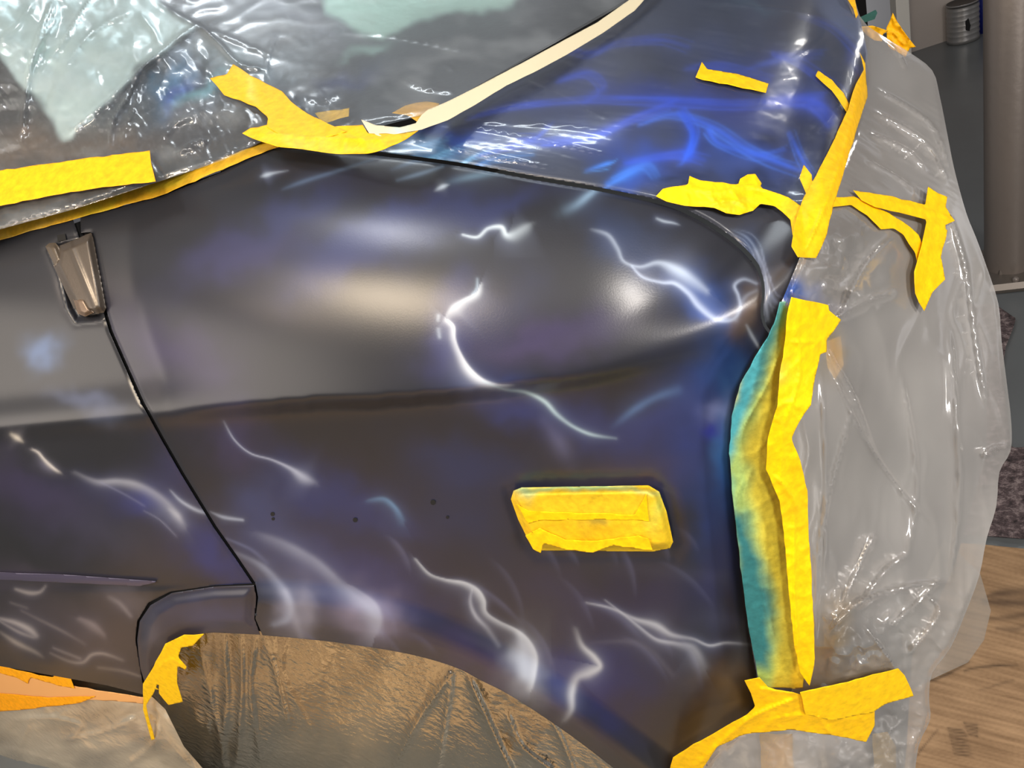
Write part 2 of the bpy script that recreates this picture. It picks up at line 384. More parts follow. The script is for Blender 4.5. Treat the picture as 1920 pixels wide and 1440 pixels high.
DARK = (34, 35, 40)
CH = (176, 190, 205)
def S(pts, c=CH, wl=1, wr=1): return (pts, c, wl, wr)
BL = (44, 52, 98); VI = (58, 50, 88); BB = (30, 62, 130)
F_BLOTCH = [
 (330, 660, 110, 60, 20, VI, .55), (640, 490, 130, 45, -25, BL, .6), (720, 420, 160, 30, -20, BL, .5), (900, 400, 140, 28, -20, BL, .45), (560, 400, 110, 30, -25, BL, .4),
 (450, 480, 120, 40, -20, (60, 60, 105), .4), (1010, 640, 150, 40, -12, VI, .6), (900, 600, 110, 45, -30, BL, .35), (1210, 480, 60, 50, 40, (48, 62, 95), .5), (1310, 545, 50, 30, 30, (36, 66, 130), .7),
 (1330, 580, 40, 22, 10, (40, 74, 150), .6), (1150, 440, 40, 60, -30, (40, 55, 90), .4), (860, 560, 40, 50, 20, BL, .4), (840, 650, 40, 60, 10, (50, 52, 100), .4), (960, 750, 90, 40, 20, BL, .75), (1100, 800, 120, 50, 20, BL, .55),
 (1360, 700, 60, 90, 20, (30, 62, 120), .7), (1300, 800, 70, 100, 10, (46, 56, 112), .6), (1372, 820, 26, 80, 8, (84, 140, 196), .9), (1362, 880, 30, 80, 5, (36, 82, 150), .8), (1345, 780, 40, 26, 0, (120, 130, 180), .6), (1330, 815, 26, 16, 0, (40, 44, 150), .7), (1330, 960, 40, 80, 5, (30, 52, 106), .6), (1290, 880, 60, 50, 0, (40, 52, 98), .5), (1220, 790, 90, 30, -35, BL, .6),  # light blue at the front corner: airbrush colour with the highlight painted in
 (1345, 1060, 40, 120, 0, (34, 38, 84), .6), (1150, 900, 120, 40, -10, (72, 62, 84), .35), (880, 880, 120, 50, 10, (36, 46, 84), .6), (870, 980, 110, 60, 20, (34, 44, 80), .5), (600, 930, 120, 50, 25, (36, 48, 100), .6), (700, 960, 110, 40, 30, (38, 46, 90), .6),
 (430, 820, 60, 60, 30, (60, 56, 96), .4), (560, 1050, 120, 60, 35, (52, 62, 110), .5), (700, 1090, 150, 50, 20, (40, 46, 100), .6), (480, 960, 60, 60, 45, (54, 66, 112), .5), (1060, 1130, 140, 60, 20, (44, 44, 78), .45), (1240, 1120, 120, 60, 0, (36, 36, 72), .5),
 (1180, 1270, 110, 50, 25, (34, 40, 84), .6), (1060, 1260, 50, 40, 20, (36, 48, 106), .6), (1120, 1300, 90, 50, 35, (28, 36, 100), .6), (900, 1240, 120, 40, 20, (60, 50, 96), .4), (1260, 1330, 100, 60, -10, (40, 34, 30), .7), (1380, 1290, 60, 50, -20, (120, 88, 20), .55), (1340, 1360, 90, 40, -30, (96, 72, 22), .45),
 (1400, 590, 22, 50, 20, (120, 98, 74), .5), (400, 300, 90, 20, -18, (54, 54, 60), .4), (560, 1140, 30, 50, 10, (150, 150, 170), .5), (690, 1150, 60, 40, 10, (150, 140, 165), .5), (985, 1250, 40, 50, 0, (190, 198, 210), .4),
]
F_FINE = []
for k in range(26):
    x0 = 420 + rng.rand() * 880; y0 = 1010 + rng.rand() * 240 - (x0 - 420) * .04; L = 40 + rng.rand() * 110; a0 = .5 + rng.rand() * .5; c0 = .25 + .25 * rng.rand()
    F_FINE.append(([(x0 + L * t * math.cos(a0 * (.6 + .5 * t)), y0 + L * t * math.sin(a0 * (.6 + .7 * t)), 3 + 5 * t * (1 - t), c0 * (.2 + 3 * t * (1 - t))) for t in (0, .25, .5, .75, 1)], (96, 100, 132), 1, 2.2))
F_STROKE = F_FINE + [
 S([(490, 331, 3, .3), (500, 328, 5, .9), (515, 324, 3, .7), (540, 320, 1.5, .2)]), S([(530, 355, 3, .1), (570, 340, 5, .3), (640, 318, 4, .4), (700, 298, 3, .5), (720, 291, 3, .4)], (120, 150, 190)),
 S([(735, 318, 4, .1), (780, 302, 5, .4), (830, 300, 3, .2)], (110, 145, 185)), S([(745, 338, 4, .2), (790, 325, 5, .4), (830, 312, 3, .3)], (130, 158, 190)), S([(815, 358, 3, .1), (830, 350, 5, .8), (842, 346, 2, .2)]),
 S([(840, 342, 8, .1), (890, 330, 8, .35), (940, 322, 8, .3)], (120, 155, 180)),
 S([(868, 440, 2, .6), (895, 444, 2.5, .9), (915, 428, 3, .9), (940, 425, 4, 1), (950, 440, 5, .9), (965, 438, 9, .6), (985, 426, 8, .5), (998, 418, 4, .1)], (205, 220, 230), 1, 1.6),
 S([(1050, 400, 14, .05), (1080, 385, 10, .35), (1105, 365, 8, .6), (1125, 350, 6, .7), (1150, 335, 5, .6)], (150, 185, 215)),
 S([(1110, 430, 3, .1), (1140, 440, 4, .4), (1158, 465, 4, .5), (1170, 490, 3, .6), (1200, 500, 3, .7), (1235, 492, 5, .8), (1270, 505, 10, .9), (1300, 525, 10, .8), (1325, 545, 6, .4)], (190, 205, 225), 1, 1.5),
 S([(1185, 500, 2, .6), (1205, 520, 2.5, .8), (1240, 530, 3, .8), (1265, 532, 4, .9), (1290, 550, 5, .9), (1310, 575, 6, .8), (1340, 598, 5, .7), (1372, 600, 4, .6), (1388, 580, 3, .6), (1385, 555, 3, .5), (1378, 535, 3, .6), (1395, 524, 3, .5), (1418, 532, 3, .3)], (190, 205, 230), 1.5, 1),
 S([(1232, 410, 3, .5), (1245, 415, 3, .8), (1262, 418, 2.5, .6), (1275, 422, 2, .1)]), S([(1400, 610, 3, .3), (1410, 630, 4, .7), (1425, 655, 3, .6)], (200, 210, 225)), S([(1380, 600, 6, .3), (1395, 560, 5, .3), (1418, 545, 4, .2)], (170, 180, 200)),
 S([(895, 523, 3, .3), (894, 540, 3, .6), (886, 552, 3, .7)], (170, 195, 215)), S([(900, 535, 2, .5), (893, 550, 3, .9), (870, 562, 4, 1), (850, 575, 6, .95), (838, 590, 4, .5)], (215, 225, 235), 3, .8),
 S([(822, 592, 4, .8), (821, 600, 4, .6)], CH), S([(822, 618, 5, .5), (824, 632, 4, .6)], CH),
 S([(840, 600, 2.5, .9), (851, 612, 3, .95), (853, 635, 3, .9), (862, 660, 3, .9), (880, 690, 4, 1), (905, 712, 4, 1), (935, 722, 3, .8), (960, 722, 2, .2)], (220, 226, 235), .8, 3.2),
 S([(905, 715, 2, .6), (945, 730, 3, .9), (985, 735, 4, 1), (1020, 752, 5, 1), (1045, 778, 5, .9), (1075, 800, 4, .85), (1110, 815, 4, .7), (1155, 822, 3, .3)], (175, 200, 210)),
 S([(1150, 800, 8, .1), (1190, 768, 9, .45), (1230, 745, 9, .5), (1270, 732, 12, .3)], (100, 135, 185)), S([(1020, 790, 14, .2), (1050, 830, 20, .45), (1070, 870, 18, .1)], (110, 112, 150)),
 S([(420, 790, 2, .2), (440, 825, 1.5, .7), (470, 850, 1.5, .75), (510, 862, 2, .8), (545, 878, 4, .9), (570, 895, 9, .8), (592, 905, 6, .2)], (170, 178, 200), 1, 1.4),
 S([(690, 938, 3, .2), (720, 935, 4, .6), (742, 952, 4, .7), (755, 975, 6, .3)], (110, 150, 190), 1, 2), S([(480, 1000, 6, .1), (530, 1018, 8, .5), (590, 1050, 8, .6), (640, 1095, 9, .5), (700, 1150, 10, .4), (715, 1180, 8, .2)], (160, 168, 190), 1, 2.2),
 S([(440, 1035, 4, .2), (490, 1060, 6, .6), (525, 1095, 8, .7), (545, 1130, 8, .8), (540, 1160, 8, .7), (515, 1172, 6, .5)], (150, 160, 185), 1, 1.6), S([(535, 1110, 8, .3), (550, 1150, 10, .4), (565, 1195, 8, .2)], (170, 172, 190)),
 S([(395, 960, 2, .3), (420, 970, 4, .7), (455, 975, 3, .6)], (170, 182, 205)), S([(425, 1010, 3, .3), (470, 1030, 4, .5), (500, 1055, 6, .3)], (110, 120, 160)), S([(350, 975, 2, .3), (390, 1020, 4, .4), (430, 1060, 4, .4)], (90, 110, 160)),
 S([(660, 1100, 4, .4), (700, 1130, 8, .7), (712, 1160, 10, .7), (705, 1188, 8, .4)], (165, 170, 190), .7, 3.5),
 S([(780, 1048, 1.5, .5), (805, 1075, 1.8, .7), (835, 1086, 2, .8), (870, 1092, 3, .9), (895, 1105, 4, 1), (908, 1125, 4, .9), (912, 1148, 3, .8), (935, 1165, 3, .8), (970, 1182, 3, .9), (992, 1202, 4, .9), (1005, 1230, 5, 1), (1003, 1262, 5, 1), (997, 1290, 4, .6)], (205, 212, 222), .8, 2.8),
 S([(885, 1105, 2, .5), (882, 1130, 4, .6), (892, 1155, 5, .8), (915, 1180, 6, .4), (935, 1210, 6, .2)], (180, 186, 200)), S([(975, 1190, 10, .5), (985, 1230, 18, .75), (985, 1265, 14, .6)], (190, 198, 212)),
 S([(1100, 1130, 2, .4), (1145, 1140, 2.5, .7), (1190, 1160, 4, .9), (1230, 1172, 7, .9), (1260, 1190, 5, .8), (1300, 1198, 3, .7), (1330, 1210, 2.5, .8), (1362, 1205, 2.5, .7), (1405, 1208, 3, .4)], (185, 190, 200), 1, 1.4),
 S([(1135, 1125, 1.5, .3), (1165, 1148, 2, .8), (1195, 1172, 2.5, .8), (1230, 1198, 3, .9), (1268, 1206, 4, .8), (1300, 1215, 8, .7), (1320, 1250, 10, .3)], (175, 180, 192), 1, 1.8),
 S([(1080, 1180, 5, .2), (1092, 1210, 5, .6), (1115, 1232, 6, .9), (1125, 1250, 6, 1), (1105, 1262, 10, .8), (1082, 1272, 8, .7), (1073, 1300, 7, .8), (1072, 1330, 6, .7), (1060, 1350, 5, .3)], (200, 204, 210), 1, 1.5),
 S([(1110, 1205, 4, .1), (1180, 1203, 7, .3), (1220, 1220, 7, .3), (1260, 1265, 7, .2)], (110, 110, 125)), S([(1300, 1165, 20, .1), (1340, 1160, 25, .25), (1400, 1170, 20, .2)], (80, 84, 110)),
 S([(1090, 1060, 30, .05), (1200, 1065, 20, .15), (1350, 1085, 20, .2)], (80, 82, 100)),
]
D_BLOTCH = [
 (78, 655, 24, 26, 20, (78, 100, 140), .8), (165, 760, 60, 22, 15, (84, 92, 118), .55), (90, 860, 18, 14, 20, (86, 86, 110), .5), (60, 930, 140, 45, 30, VI, .5), (280, 935, 40, 18, 10, (30, 48, 140), .6), (330, 880, 60, 60, 35, (50, 52, 92), .5),
 (200, 1000, 130, 50, 20, (60, 62, 84), .4), (400, 1040, 90, 40, 40, (36, 50, 120), .6), (250, 930, 120, 35, 10, (50, 52, 96), .5), (20, 1080, 120, 20, 5, (66, 60, 80), .3), (150, 1180, 200, 60, 15, (84, 74, 78), .45), (50, 1240, 160, 30, 15, (104, 82, 50), .35),
 (330, 960, 40, 25, 30, (100, 110, 140), .4), (240, 1140, 60, 20, 20, (110, 106, 118), .3)]
D_STROKE = [
 S([(22, 815, 4, .6), (32, 821, 5, 1), (42, 828, 3, .3)], (230, 225, 215)), S([(60, 842, 1.5, .5), (72, 848, 1.8, .9), (82, 860, 2, 1), (92, 870, 2.5, .9), (104, 880, 2, .8), (114, 886, 2, .2)], (225, 222, 220), 1, 1.8),
 S([(140, 885, 3, .2), (180, 902, 4, .6), (220, 902, 5, .8), (255, 908, 6, .9), (290, 925, 6, .8), (320, 950, 6, .6), (345, 985, 6, .3)], (165, 170, 185), 1, 1.8), S([(190, 905, 2, .4), (230, 925, 2, .5), (270, 948, 2, .4)], (130, 135, 165)),
 S([(320, 920, 2, .4), (340, 940, 3, .8), (370, 957, 3.5, .9), (395, 963, 3, .6)], (170, 180, 200)), S([(270, 958, 1.5, .4), (300, 975, 1.5, .5), (330, 1005, 2, .3)], (130, 135, 160)), S([(318, 955, 4, .4), (332, 966, 6, .7), (340, 978, 5, .3)], (170, 175, 190)),
 S([(30, 1105, 3, .5), (55, 1112, 4, .8), (75, 1110, 3, .6), (86, 1098, 2, .3)], (170, 165, 165)), S([(0, 1160, 3, .6), (30, 1168, 5, .8), (55, 1180, 6, .9), (68, 1192, 5, .6)], (185, 180, 182)), S([(0, 1165, 2, .5), (35, 1185, 3, .6), (62, 1195, 3, .5)], (165, 160, 160)),
 S([(40, 1145, 2, .3), (80, 1165, 3, .5), (120, 1185, 3, .5), (160, 1208, 3, .2)], (135, 128, 128)), S([(150, 1160, 4, .5), (175, 1172, 6, .7), (195, 1190, 4, .3)], (170, 160, 165), 1, 1.6), S([(205, 1120, 5, .3), (225, 1132, 5, .6), (245, 1155, 4, .4)], (150, 144, 150)),
 S([(0, 1185, 3, .3), (30, 1205, 5, .7), (65, 1222, 4, .6), (80, 1232, 3, .2)], (170, 162, 155)), S([(95, 1225, 2, .4), (130, 1240, 3, .6), (155, 1242, 3, .7), (172, 1228, 3, .7), (195, 1226, 3, .6), (230, 1238, 3, .3)], (160, 152, 148)),
 S([(100, 1215, 2, .5), (125, 1225, 3, .6), (150, 1235, 3, .5)], (155, 148, 148)), S([(185, 1252, 3, .4), (230, 1258, 3, .6), (262, 1268, 2, .5)], (140, 130, 122)), S([(20, 1130, 2, .3), (50, 1140, 3, .3)], (140, 135, 135)),
]
car = empty('car', (-.4, 1.2, 0), 'dark satin car airbrushed with blue and white smoke wisps', 'car')
CI = Matrix.Translation((-.4, 1.2, 0)).inverted()
def P(o, par=car):
    o.parent = par
    if par is car: o.matrix_parent_inverse = CI
    return o

# dark body behind the panel gaps
backing = P(patch('inner_body', [(-140, 560), (0, 470), (150, 415), (520, 285), (1240, 392), (1410, 490), (1420, 620), (1380, 760), (1360, 860), (1400, 1260), (1370, 1340), (1260, 1400), (900, 1200), (500, 1150), (300, 1150), (280, 1290), (0, 1230), (-140, 1200)], d_body, MK, step=14, off=-.022))
F_STROKE = [([(x, y, w_ * 3.2, a_ * .28) for x, y, w_, a_ in st[0]], (92, 104, 150), st[2], st[3]) for st in F_STROKE if len(st[0]) > 3 and st not in F_FINE] + [([(x, y, w_ * .85, a_) for x, y, w_, a_ in st[0]], *st[1:]) for st in F_STROKE]
fender = P(patch('front_fender', [(150, 405), (300, 369), (420, 321), (505, 277)] + SEAM + FRONT + ARCHF + ARCHL + [(479, 1160), (484, 1120), (479, 1094)] + [(x + 6, y - 1) for x, y in GAP[::-1][:-2]] + [(180, 500), (172, 435), (152, 437)],
    d_body, MP, step=2.5, relief=fender_relief, skirt=.02, base=DARK, blotches=F_BLOTCH, strokes=F_STROKE, lip=.0035, lipw=3.5))

D_STROKE = [([(x, y, w_ * 3, a_ * .25) for x, y, w_, a_ in st[0]], (86, 92, 130), st[2], st[3]) for st in D_STROKE] + D_STROKE
def door_relief(px, py, dd):
    # bottom swage above the sill and the pressed pocket round the hinge
    h = .010 * sstep(1095, 1112, py + .04 * px * 0) * (1 - sstep(1240, 1330, py))
    pk = np.array([(88, 470), (110, 520), (124, 580), (140, 608), (190, 603), (200, 596), (176, 440), (120, 450)], float)
    d = nearest(px, py, pk)[0]; ii = inside(px, py, pk)
    h = h - .022 * np.where(ii, sstep(0, 16, d), 0) - .002 * np.where(ii, 0, np.exp(-(d / 8) ** 2))
    return h
door = P(patch('door', TOPL + GAP[1:] + [(400, 1098), (320, 1109), (278, 1130), (257, 1165), (254, 1200), (262, 1250), (272, 1303), (200, 1285), (0, 1249), (-140, 1200)],
    d_body, MP, step=3., relief=door_relief, skirt=.02, base=DARK, blotches=D_BLOTCH, strokes=D_STROKE, lip=.0035, lipw=3.5))
# side strip on the door
strip = P(patch('rubbing_strip', [(-140, 1068), (0, 1073), (120, 1077), (298, 1090), (285, 1094), (262, 1099), (0, 1087), (-140, 1082)], d_body, MP, parent=None, step=3, off=.016, base=(70, 66, 88), skirt=.016, lip=.004, lipw=5))
# flare end on the door side
def fl2(px, py, dd):
    e = nearest(px, py, np.array([(290, 1290), (293, 1240), (310, 1210), (345, 1192), (400, 1186), (492, 1190)], float), False)[0]
    return .028 * sstep(0, 26, dd) * (1 - .45 * sstep(26, 0, e))
P(patch('wheel_arch_flare', [(476, 1097), (481, 1120), (477, 1160), (488, 1190), (400, 1186), (345, 1192), (312, 1212), (296, 1240), (292, 1290), (275, 1292), (262, 1250), (257, 1200), (262, 1165), (282, 1135), (322, 1112), (400, 1100)],
    d_body, MP, step=3, off=.004, relief=fl2, base=(46, 46, 58), skirt=.04, blotches=[(400, 1150, 80, 30, 0, (62, 66, 100), .6), (285, 1180, 20, 30, 0, (84, 84, 100), .5)]))
# trim holes
for x, y, r in [(812, 942, 5), (666, 975, 4.5), (839, 970, 3), (511, 964, 4), (512, 973, 3)]:
    t = np.linspace(0, 2 * np.pi, 17)[:-1]
    P(patch('trim_hole', [(x + r * math.cos(a), y + r * math.sin(a)) for a in t], d_body, MK, step=1.5, off=.0012))

# hood with its blue flames
NV = (52, 54, 62)
H_BLOTCH = [(1000, 200, 220, 60, 10, (44, 50, 78), .6), (1250, 180, 160, 30, 8, (40, 60, 150), .6), (1420, 240, 120, 60, 30, (36, 56, 150), .45), (1180, 290, 120, 30, 20, (32, 62, 150), .6), (860, 250, 90, 22, 12, (36, 76, 170), .7), (780, 275, 90, 18, 8, (90, 150, 200), .6), (1380, 300, 120, 40, 20, (40, 70, 150), .5),
  (1300, 320, 50, 14, 10, (14, 20, 50), .7), (1360, 270, 50, 12, 10, (14, 20, 60), .7), (1440, 265, 30, 16, 30, (14, 18, 46), .8), (1500, 240, 40, 34, 30, (20, 20, 36), .8), (1420, 330, 40, 10, 20, (18, 24, 50), .7), (1245, 330, 40, 8, 5, (14, 22, 40), .7), (1480, 150, 90, 40, 30, (44, 62, 130), .5), (1150, 60, 180, 40, 5, (58, 60, 72), .5),
  (1350, 100, 140, 30, 10, (50, 64, 120), .4), (1400, 20, 50, 10, 10, (70, 92, 100), .5), (1180, 330, 40, 30, -30, (30, 80, 190), .6), (1590, 110, 12, 50, -20, (30, 60, 150), .5), (1400, 460, 60, 30, 30, (64, 64, 66), .4), (1440, 540, 26, 40, 10, (90, 84, 84), .5), (1400, 470, 30, 30, 30, (36, 56, 96), .6), (1470, 520, 20, 30, 0, (72, 66, 62), .5)]
EB = (48, 84, 215); EB2 = (60, 110, 240)
H_STROKE = [S([(880, 220, 6, .3), (960, 200, 8, .7), (1080, 190, 8, .5), (1180, 185, 8, .6), (1280, 190, 10, .9), (1380, 196, 8, .5), (1450, 190, 10, .4), (1540, 180, 8, .5)], EB), S([(1020, 270, 8, .4), (1110, 255, 12, .9), (1180, 225, 10, .8), (1260, 195, 8, .7)], EB), S([(1200, 232, 6, .5), (1260, 215, 8, .7), (1330, 235, 8, .8), (1400, 280, 10, .9), (1450, 300, 8, .9), (1500, 320, 6, .5)], EB2),
  S([(1040, 80, 6, .2), (1100, 100, 8, .5), (1160, 80, 8, .3), (1240, 75, 6, .5), (1290, 88, 6, .4)], EB), S([(1050, 150, 8, .5), (1100, 138, 10, .7), (1130, 165, 10, .5), (1100, 185, 8, .3)], EB), S([(1330, 245, 8, .9), (1350, 270, 8, .8), (1420, 290, 6, .5), (1470, 280, 5, .4)], EB2), S([(1440, 190, 14, .4), (1520, 190, 18, .7), (1560, 230, 14, .4)], (60, 90, 220)),
  S([(1480, 250, 6, .5), (1505, 300, 6, .9), (1528, 340, 5, .6)], EB2), S([(1100, 320, 5, .3), (1135, 308, 5, .9), (1150, 303, 4, .3)], (70, 140, 255)), S([(1230, 330, 8, .4), (1210, 310, 14, .6), (1170, 330, 12, .8), (1140, 345, 8, .7)], (60, 120, 220)), S([(1180, 305, 10, .4), (1270, 290, 12, .6), (1320, 300, 6, .3)], EB),
  S([(690, 300, 3, .3), (760, 282, 4, .8), (840, 262, 4, .4)], (130, 180, 220)), S([(790, 305, 3, .5), (830, 286, 3, .8), (870, 278, 3, .3)], (120, 180, 215)), S([(850, 318, 3, .4), (890, 292, 3, .8), (930, 284, 3, .3)], (110, 170, 215)), S([(860, 330, 4, .4), (920, 300, 5, .7), (1000, 290, 4, .4)], (70, 130, 200)),
  S([(900, 290, 5, .4), (980, 270, 6, .6), (1060, 260, 6, .4)], EB), S([(1030, 235, 4, .4), (1010, 255, 5, .7), (960, 262, 4, .4)], EB), S([(1400, 130, 8, .3), (1470, 110, 10, .6), (1540, 100, 6, .4)], (52, 80, 180)), S([(1450, 100, 6, .4), (1500, 120, 8, .5), (1580, 180, 6, .3)], EB), S([(1290, 128, 8, .2), (1350, 125, 10, .5), (1440, 150, 8, .4)], EB), S([(1280, 210, 10, .8), (1300, 250, 10, .7), (1290, 290, 12, .8), (1280, 300, 10, .3)], (40, 90, 230)), S([(1500, 30, 6, .1), (1560, 50, 6, .5), (1605, 90, 6, .6)], (50, 80, 190)),
  S([(1370, 430, 2, .1), (1400, 445, 3, .5), (1418, 470, 3, .7), (1425, 500, 2.5, .5)], (130, 145, 170)), S([(1418, 470, 3, .5), (1432, 500, 3, .7), (1436, 530, 4, .6), (1450, 560, 5, .5), (1462, 570, 3, .3)], (140, 150, 175), 1, 2), S([(1436, 520, 4, .5), (1434, 560, 5, .6), (1442, 600, 6, .5)], (150, 160, 180))]
SEAMH = [(x + 5 * (1 if x > 1400 else (x - 1000) / 400 if x > 1000 else 0), y - (7 - 4 * (1 if x > 1420 else 0))) for x, y in SEAM[8:]]
HOODP = [(640, 272)] + SEAMH + [(1460, 600), (1482, 550), (1500, 480), (1530, 420), (1570, 330), (1600, 240), (1618, 160), (1624, 100), (1612, 40), (1580, -10), (1500, -60), (1240, -60), (1190, 5), (1100, 60), (1000, 105), (900, 160), (800, 225), (720, 250)]
_hs = []
for k, (pts, c, wl_, wr_) in enumerate(H_STROKE):
    _hs.append(([(x, y, w_ * .8, a_ * 1.3) for x, y, w_, a_ in pts], c, wl_, wr_))
    for dx, dy, f in ((-6, 9, .6), (8, -8, .5)):
        _hs.append(([(x + dx + 7 * float(noise(x / 40 + k, y / 40, 2)), y + dy * (.4 + i / len(pts)) + 6 * float(noise(x / 50, y / 40 + k, 4)), max(1.6, w_ * .3), a_ * f) for i, (x, y, w_, a_) in enumerate(pts)], tuple(min(255, int(v * 1.15 + 10)) for v in c), 1, 1))
H_STROKE = _hs
hood = P(patch('hood', HOODP, d_body, MPH, step=3.2, skirt=.03, base=NV, blotches=H_BLOTCH, strokes=H_STROKE, lip=.004, lipw=4))
# ------------------------------------------------------------------ surfaces the films follow
d_top = TPS([(-140, 500, .79), (0, 430, .81), (140, 395, .83), (300, 340, .88), (500, 262, .955), (640, 262, .945), (690, 232, .97), (800, 215, 1.01), (1000, 100, 1.25), (1200, -5, 1.55), (-140, 0, 1.1), (0, 0, 1.22), (0, 200, 1.02),
    (300, 150, 1.12), (450, 0, 1.42), (800, 0, 1.5), (1200, -80, 1.75), (600, 130, 1.2), (200, 290, .93), (0, -80, 1.35), (500, -80, 1.6)])
d_front = TPS([(1622, 100, 1.50), (1600, 250, 1.23), (1560, 340, 1.01), (1500, 460, .83), (1480, 560, .77), (1445, 640, .75), (1380, 800, .74), (1400, 1100, .75), (1420, 1290, .755), (1765, 190, 1.42), (1790, 300, 1.3), (1870, 560, 1.16), (1895, 830, 1.06), (1830, 1080, .97),
    (1745, 1300, .9), (1700, 1490, .86), (1400, 1490, .77), (1650, 600, .97), (1650, 900, .9), (1600, 1200, .80), (1700, 400, 1.1), (1600, -80, 1.9), (1550, 800, .80), (1250, 1500, .77)])
d_arch = TPS([(270, 1180, .80), (500, 1180, .80), (850, 1240, .80), (1060, 1362, .80), (1200, 1480, .80), (280, 1500, .84), (700, 1500, .86), (600, 1350, .83), (1000, 1500, .83)])
d_sill = TPS([(-140, 1270, .83), (0, 1280, .81), (280, 1310, .79), (420, 1500, .78), (-140, 1500, .76), (0, 1500, .76), (150, 1400, .77)])
def d_plane(h): 
    def f(px, py):
        r = rays(px, py); return np.clip((h - EYE[2]) / np.minimum(r[..., 2] / r[..., 1], -1e-3), .3, 9)
    return f
def creases(px, py, lst):
    h = 0 * px
    for pts in lst:
        q = crom([(a, b) for a, b, *_ in pts], 6); wd = pts[0][2]; ht = pts[0][3]
        d, _, _, s, t = nearest(px, py, q, False); e = t / max(len(q) - 1, 1)
        fade = np.clip(np.minimum(e, 1 - e) * 5 + .15, 0, 1)
        h = h + ht * fade * np.where(s > 0, np.exp(-(d / wd)), np.exp(-(d / (wd * .45)) ** 1.3))
    return h
def tape(label, poly, depth, off=.004, base=(250, 196, 8), wr=.0012, group='yellow masking tape strips', step=3, blotches=(), strokes=(), mat=None, torn=1.2, sc_=1., cat='tape', name='masking_tape', cr=(), relief=None):
    pl = np.array(poly, float); out = []
    for i in range(len(pl)):                       # torn, slightly wavering edges
        a, b = pl[i], pl[(i + 1) % len(pl)]; L = np.hypot(*(b - a)); n = max(1, int(L / 14)); nn = np.array([-(b - a)[1], (b - a)[0]]) / max(L, 1)
        for k in range(n):
            q = a + (b - a) * k / n; out.append(q + nn * (0 if k == 0 else torn * float(noise(q[0] / 17, q[1] / 17, 3)) * 1.6))
    sd = random.randint(0, 30); base = (base[0] * .985, base[1] * .965, base[2] * .8) if mat is None else base
    def rel(px, py, dd):
        u, v = px / sc_, py / sc_
        h = wr * (1.1 * ridge(u / 46, v / 46, sd) ** 3 + 2.2 * facets(u / 40, v / 52, sd) + .5 * ridge(u / 17, v / 21, sd + 1) ** 3)
        if cr: h = h + creases(px, py, cr)
        if relief is not None: h = h + relief(px, py, dd)
        return h
    bl = list(blotches)
    o = patch(name, out, depth, mat or MT, step=step, off=off, relief=rel, base=base, blotches=bl, strokes=strokes, thick=.0004)
    tag(o, label, cat, group)
    return o
Y1 = (252, 200, 6); Y2 = (226, 186, 50); Y3 = (250, 178, 6); OL = (196, 178, 40); TE = (40, 120, 130); TL = (120, 170, 130)

# ------------------------------------------------------------------ windshield and cowl beneath the film
WPOLY = [(-140, 500), (0, 425), (140, 388), (300, 340), (500, 262), (640, 262), (700, 240), (800, 215), (1000, 100), (1190, -10), (1240, -80), (-140, -80)]
MI = (178, 198, 194)
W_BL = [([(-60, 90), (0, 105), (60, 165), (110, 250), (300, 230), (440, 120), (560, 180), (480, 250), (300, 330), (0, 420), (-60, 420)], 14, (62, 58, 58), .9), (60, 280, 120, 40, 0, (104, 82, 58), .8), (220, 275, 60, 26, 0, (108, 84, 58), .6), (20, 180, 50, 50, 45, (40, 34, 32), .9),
  ([(-320, -90), (-320, 60), (0, 100), (45, 160), (75, 185), (100, 240), (118, 256), (135, 250), (200, 190), (262, 128), (330, 75), (372, 45), (300, 0), (300, -90)], 8, (196, 214, 210), 1.),  # pale mint area: bright reflection on the glass, painted as colour
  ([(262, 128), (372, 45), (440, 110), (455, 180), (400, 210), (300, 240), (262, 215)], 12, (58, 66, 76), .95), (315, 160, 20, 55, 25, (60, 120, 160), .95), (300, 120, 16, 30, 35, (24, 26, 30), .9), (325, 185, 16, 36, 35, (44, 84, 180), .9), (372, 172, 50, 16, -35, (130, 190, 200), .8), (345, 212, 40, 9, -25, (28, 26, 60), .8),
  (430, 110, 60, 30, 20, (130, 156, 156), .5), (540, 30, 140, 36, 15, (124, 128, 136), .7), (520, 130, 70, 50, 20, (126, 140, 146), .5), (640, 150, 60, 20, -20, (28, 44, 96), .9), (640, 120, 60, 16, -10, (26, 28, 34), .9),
  ([(590, -90), (610, 20), (680, 66), (720, 68), (780, 50), (860, 26), (960, 4), (1040, -90)], 10, (176, 206, 192), 1.), (690, 92, 46, 10, -12, (140, 170, 160), .8), (960, 70, 160, 50, 0, (54, 58, 62), .8), (430, 240, 80, 24, -20, (58, 54, 58), .6), (60, 370, 80, 24, -15, (130, 120, 112), .5)]  # second mint reflection painted in, with the dark shade below it

